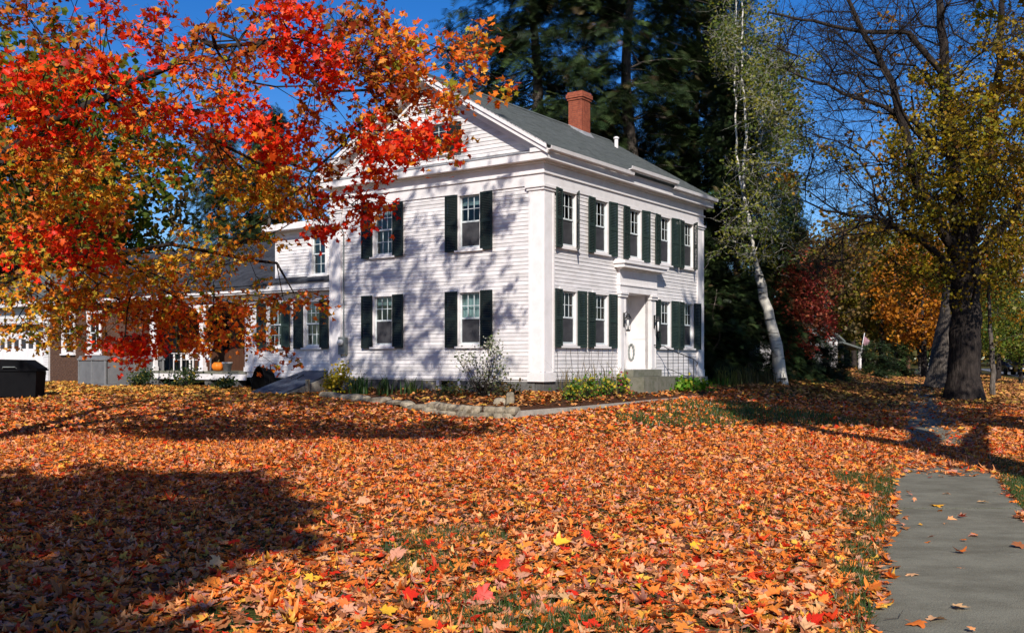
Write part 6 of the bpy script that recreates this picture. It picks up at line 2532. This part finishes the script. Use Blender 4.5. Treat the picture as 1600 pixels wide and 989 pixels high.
leafy('leafy_plant', 'dark leafy plant at the foot of the gable wall left of the rose bush', bedpos(-0.6, 2.6), [(0, 0, 0.2, 0.5, 0.4, 0.22)], [(60, (0.04, 0.06, 0.02)), (40, (0.10, 0.09, 0.03))], 200, (0.06, 0.10), 30, rng, 'plant')
leafy('leafy_plant', 'low plant with brown leaves under the rose bush', bedpos(-0.7, 0.7), [(0, 0, 0.22, 0.6, 0.4, 0.25)], [(60, (0.05, 0.06, 0.02)), (40, (0.12, 0.08, 0.03))], 220, (0.06, 0.10), 40, rng, 'plant')
G = 'yellow green perennials along the front wall'
for i, (lx, lb) in enumerate(((0.3, 'yellow green perennial at the house corner'), (1.1, 'yellow green perennial below the first front window'), (2.0, 'perennial with yellow leaves below the second front window'), (2.9, 'leafy green perennial with pink flowers left of the steps'))):
    p = bedpos(lx, -0.65)
    leafy('perennial', lb, p, [(0, 0, 0.22, 0.32, 0.28, 0.24), (0.1, 0, 0.42, 0.2, 0.2, 0.25)], GRN + [(30, (0.55, 0.45, 0.04))] + ([(14, (0.45, 0.05, 0.12))] if i == 3 else []), 240, (0.05, 0.10), 40, rng, 'plant', group=G)
    blades('dry_stalks', ['dry upright stalks at the house corner', 'dry upright stalks below the first front window', 'dry upright stalks below the second front window', 'dry upright stalks just left of the steps'][i], bedpos(lx + 0.35, -0.4), 24, 1.15, 0.2, [(60, (0.22, 0.16, 0.06)), (40, (0.14, 0.13, 0.04))], rng, 0.008, group='dry stalks along the front wall')
G = 'bright green clump right of the front steps'
for i, (lx, lb) in enumerate(((6.3, 'bright green leafy clump just right of the steps'), (7.0, 'bright green leafy clump midway along the right front wall'), (7.8, 'bright green leafy clump nearest the far corner pilaster'))):
    leafy('hosta', lb, bedpos(lx, -0.85), [(0, 0, 0.16, 0.42, 0.35, 0.2)], [(60, (0.10, 0.27, 0.02)), (30, (0.20, 0.34, 0.03)), (10, (0.5, 0.45, 0.05))], 200, (0.10, 0.17), 24, rng, 'plant', group=G)
# weeds and dry stalks past the far corner
for i, (px_, Y_, c, lb) in enumerate(((1120, 36, GRN, 'green weeds just past the far corner of the house'), (1140, 37, [(1, (0.2, 0.2, 0.05))], 'yellowish tall grass in front of the dark shrubs'), (1165, 38, [(1, (0.16, 0.14, 0.05))], 'dry tall grass left of the birch base'), (1195, 38.5, [(1, (0.14, 0.12, 0.05))], 'dry tall grass at the foot of the birch'))):
    x = (px_ - 800) / F * Y_
    blades('tall_grass', lb, (x, Y_, gz(x, Y_) - 0.02), 90, 0.5 if i == 0 else 0.95, 0.28, c, rng, 0.012, group='tall grass right of the house')
# shrubs by the porch and hot tub
for (lx, ly, s_, lb) in ((0.1, 15.2, 0.9, 'dark low shrub in front of the porch floor'), (0.3, 18.0, 0.8, 'dark shrub at the left end of the porch'), (-0.2, 12.6, 0.55, 'small plant before the wing wall left of the wheelbarrow'), (-0.6, 24.0, 0.9, 'shrub left of the hot tub before the garage')):
    x, y, _ = h2w(lx, ly)
    leafy('low_shrub', lb, (x, y, gz(x, y)), [(0, 0, 0.32 * s_, 0.6 * s_, 0.5 * s_, 0.35 * s_), (0.3 * s_, 0, 0.5 * s_, 0.35 * s_, 0.3 * s_, 0.3 * s_)], [(60, (0.03, 0.06, 0.02)), (30, (0.07, 0.10, 0.03)), (10, (0.35, 0.26, 0.04))], 500, (0.06, 0.11), 50, rng, group='shrubs along the wing')
# bare climbing vine stems on the front wall
vn = hthing('climbing_vine', 'bare thin vine stems climbing the front wall left of the doorway', 'vine', 2.2, -0.05, 0.7)
m = MB()
for i in range(11):
    x = 0.7 + i * 0.29 + rnd.uniform(-0.08, 0.08)
    pts = [(x, -0.06, 0.75)]
    for j in range(5):
        pts.append((pts[-1][0] + rnd.uniform(-0.09, 0.09), -0.05 - rnd.uniform(0, 0.02), pts[-1][2] + 0.23))
    m.tube(pts, 0.006, 4)
m.build('stem', M['bark_pale'], vn)

# ------------------------------------------------------------------ distant house, street things
Yd = 84.0
dx_ = (1300 - 800) / F * Yd
dh = thing('distant_house', 'small white house with grey roof and porch far beyond the crimson tree', 'house', (dx_, Yd, 0.0), R(22))
MB().box(-4.5, 0.6, 0, 9, 0, 3.2).build('wall', M['paint'], dh)
m = MB()
m.prism([(-5.0, 3.1), (-2.0, 5.3), (1.0, 3.1), (1.0, 2.95), (-2.0, 5.1), (-5.0, 2.95)], 1, -0.5, 9.5)
m.build('roof', M['shingle'], dh)
m = MB()
m.prism([(-4.5, 3.201), (0.6, 3.201), (-2.0, 5.05)], 1, -0.02, 0.1)
m.build('gable', M['paint'], dh)
m = MB()
m.hexa(((0.601, -0.6, 2.9), (2.9, -0.6, 2.3), (2.9, 7.0, 2.3), (0.601, 7.0, 2.9), (0.601, -0.6, 3.05), (2.95, -0.6, 2.45), (2.95, 7.0, 2.45), (0.601, 7.0, 3.05)))
m.build('porch_roof', M['shingle'], dh)
for k in range(4):
    MB().box(2.6, 2.78, -0.4 + k * 2.2, -0.22 + k * 2.2, 0.3, 2.34).build('porch_post', M['trim'], dh)
MB().box(0.62, 2.9, -0.5, 7.0, 0, 0.3).build('porch_floor', M['step'], dh)
MB().box(-3.3, -2.3, -0.08, -0.025, 1.0, 2.4).build('window', M['black'], dh)
MB().box(-1.4, -0.4, -0.08, -0.025, 1.0, 2.4).build('window', M['black'], dh)
Yd2 = 72.0
dx2 = (1236 - 800) / F * Yd2
dh2 = thing('distant_cottage', 'white gabled cottage glimpsed through the crimson tree', 'house', (dx2, Yd2, 0.2), R(-6))
MB().box(-2.2, 2.2, 0, 6, 0, 3.2).build('wall', M['paint'], dh2)
m = MB()
m.prism([(-2.6, 2.95), (0, 5.25), (2.6, 2.95), (2.6, 2.8), (0, 5.05), (-2.6, 2.8)], 1, -0.3, 6.3)
m.build('roof', M['shingle'], dh2)
m = MB()
m.prism([(-2.2, 3.201), (2.2, 3.201), (0, 5.0)], 1, -0.02, 0.1)
m.build('gable', M['paint'], dh2)
MB().box(-0.5, 0.5, -0.08, -0.03, 1.2, 2.5).build('window', M['black'], dh2)


def post(name, label, px_, Y_, h_, w_, m_, cap=None, group=None):
    x = (px_ - 800) / F * Y_
    o = thing(name, label, 'post', (x, Y_, gz(x, Y_)), 0.3, group)
    MB().box(-w_ / 2, w_ / 2, -w_ / 2, w_ / 2, -0.1, h_).build('post', M[m_], o)
    if cap:
        m = MB()
        m.hexa(((-w_ * 0.7, -w_ * 0.7, h_ + 0.002), (w_ * 0.7, -w_ * 0.7, h_ + 0.002), (w_ * 0.7, w_ * 0.7, h_ + 0.002), (-w_ * 0.7, w_ * 0.7, h_ + 0.002), (-w_ * 0.5, -w_ * 0.5, h_ + 0.25), (w_ * 0.5, -w_ * 0.5, h_ + 0.25), (w_ * 0.5, w_ * 0.5, h_ + 0.25), (-w_ * 0.5, w_ * 0.5, h_ + 0.25)))
        m.build('cap', M[cap], o)
        MB().box(-w_ * 0.56, w_ * 0.56, -w_ * 0.56, w_ * 0.56, 0.0, 0.28).build('foot', M[cap], o)
    return o


post('street_post', 'dark post with white cap and foot by the far sidewalk', 1456, 76, 1.1, 0.26, 'wood_post', 'candle')
post('wooden_post', 'thin brown wooden post beyond the far sidewalk', 1419, 110, 1.9, 0.3, 'wood_post')
G = 'pale stone posts by the far sidewalk'
post('stone_post', 'pale stone post left of the pair by the far sidewalk', 1381, 98, 1.0, 0.42, 'fieldstone', group=G)
post('stone_post', 'pale stone post right of the pair by the far sidewalk', 1390, 99, 1.05, 0.42, 'fieldstone', group=G)
post('stone_post', 'broad pale stone block beside the far end of the sidewalk', 1446, 90, 0.85, 0.8, 'concrete', group=G)
Yf = 82.0
fx = (1349 - 800) / F * Yf
fl = thing('porch_flag', 'pale pink flag on a leaning pole by the distant porch', 'flag', (fx, Yf, 0.0))
MB().tube([(-0.3, 0, 0.0), (-0.1, 0, 2.6), (0.1, 0, 3.7)], 0.03, 6).build('pole', M['trim'], fl)
m = MB()
n = 8
for i in range(n + 1):
    f = i / n
    m.V += [(0.08 + 0.45 * f, 0.08 * math.sin(f * 6), 3.5 - 0.45 * f), (0.0 + 0.4 * f, 0.08 * math.sin(f * 6 + 0.4), 2.8 - 0.5 * f)]
for i in range(n):
    m.F.append((2 * i, 2 * i + 1, 2 * i + 3, 2 * i + 2))
m.build('cloth', M['pink'], fl)


def car(px_, Y_, rz, body_m, label):
    x = (px_ - 800) / F * Y_
    o = thing('parked_car', label, 'car', (x, Y_, 0.03), rz, 'cars on the road at the right edge')
    m = MB()
    m.prism([(-2.2, 0.3), (2.2, 0.3), (2.22, 0.75), (1.5, 0.9), (-2.0, 0.95), (-2.24, 0.7)], 1, -0.85, 0.85)
    m.build('body', M[body_m], o)
    m = MB()
    m.hexa(((-1.8, -0.78, 0.94), (1.15, -0.78, 0.9), (1.15, 0.78, 0.9), (-1.8, 0.78, 0.94), (-1.3, -0.62, 1.42), (0.35, -0.62, 1.42), (0.35, 0.62, 1.42), (-1.3, 0.62, 1.42)))
    m.build('cabin', M['screen'], o)
    MB().hexa(((-1.3, -0.63, 1.421), (0.35, -0.63, 1.421), (0.35, 0.63, 1.421), (-1.3, 0.63, 1.421), (-1.2, -0.58, 1.46), (0.25, -0.58, 1.46), (0.25, 0.58, 1.46), (-1.2, 0.58, 1.46))).build('roof', M[body_m], o)
    wm = MB().lathe(0, 0, [(0.2, -0.1), (0.33, -0.1), (0.34, 0), (0.33, 0.1), (0.2, 0.1)], 18).mesh('wheel', M['rubber'])
    for sx in (-1.4, 1.4):
        for sy in (-0.82, 0.82):
            q = obj('wheel', wm, o, loc=(sx, sy, 0.33))
            q.rotation_euler = (R(90), 0, 0)
    for sy in (-0.6, 0.6):
        MB().box(2.19, 2.24, sy - 0.14, sy + 0.14, 0.56, 0.72).build('headlight', M['lens'], o)
    return o


car(1578, 97, R(-100), 'car', 'dark car on the road beyond the slim tree')
car(1602, 94, R(-105), 'yellowcar', 'yellow car on the road at the right edge')
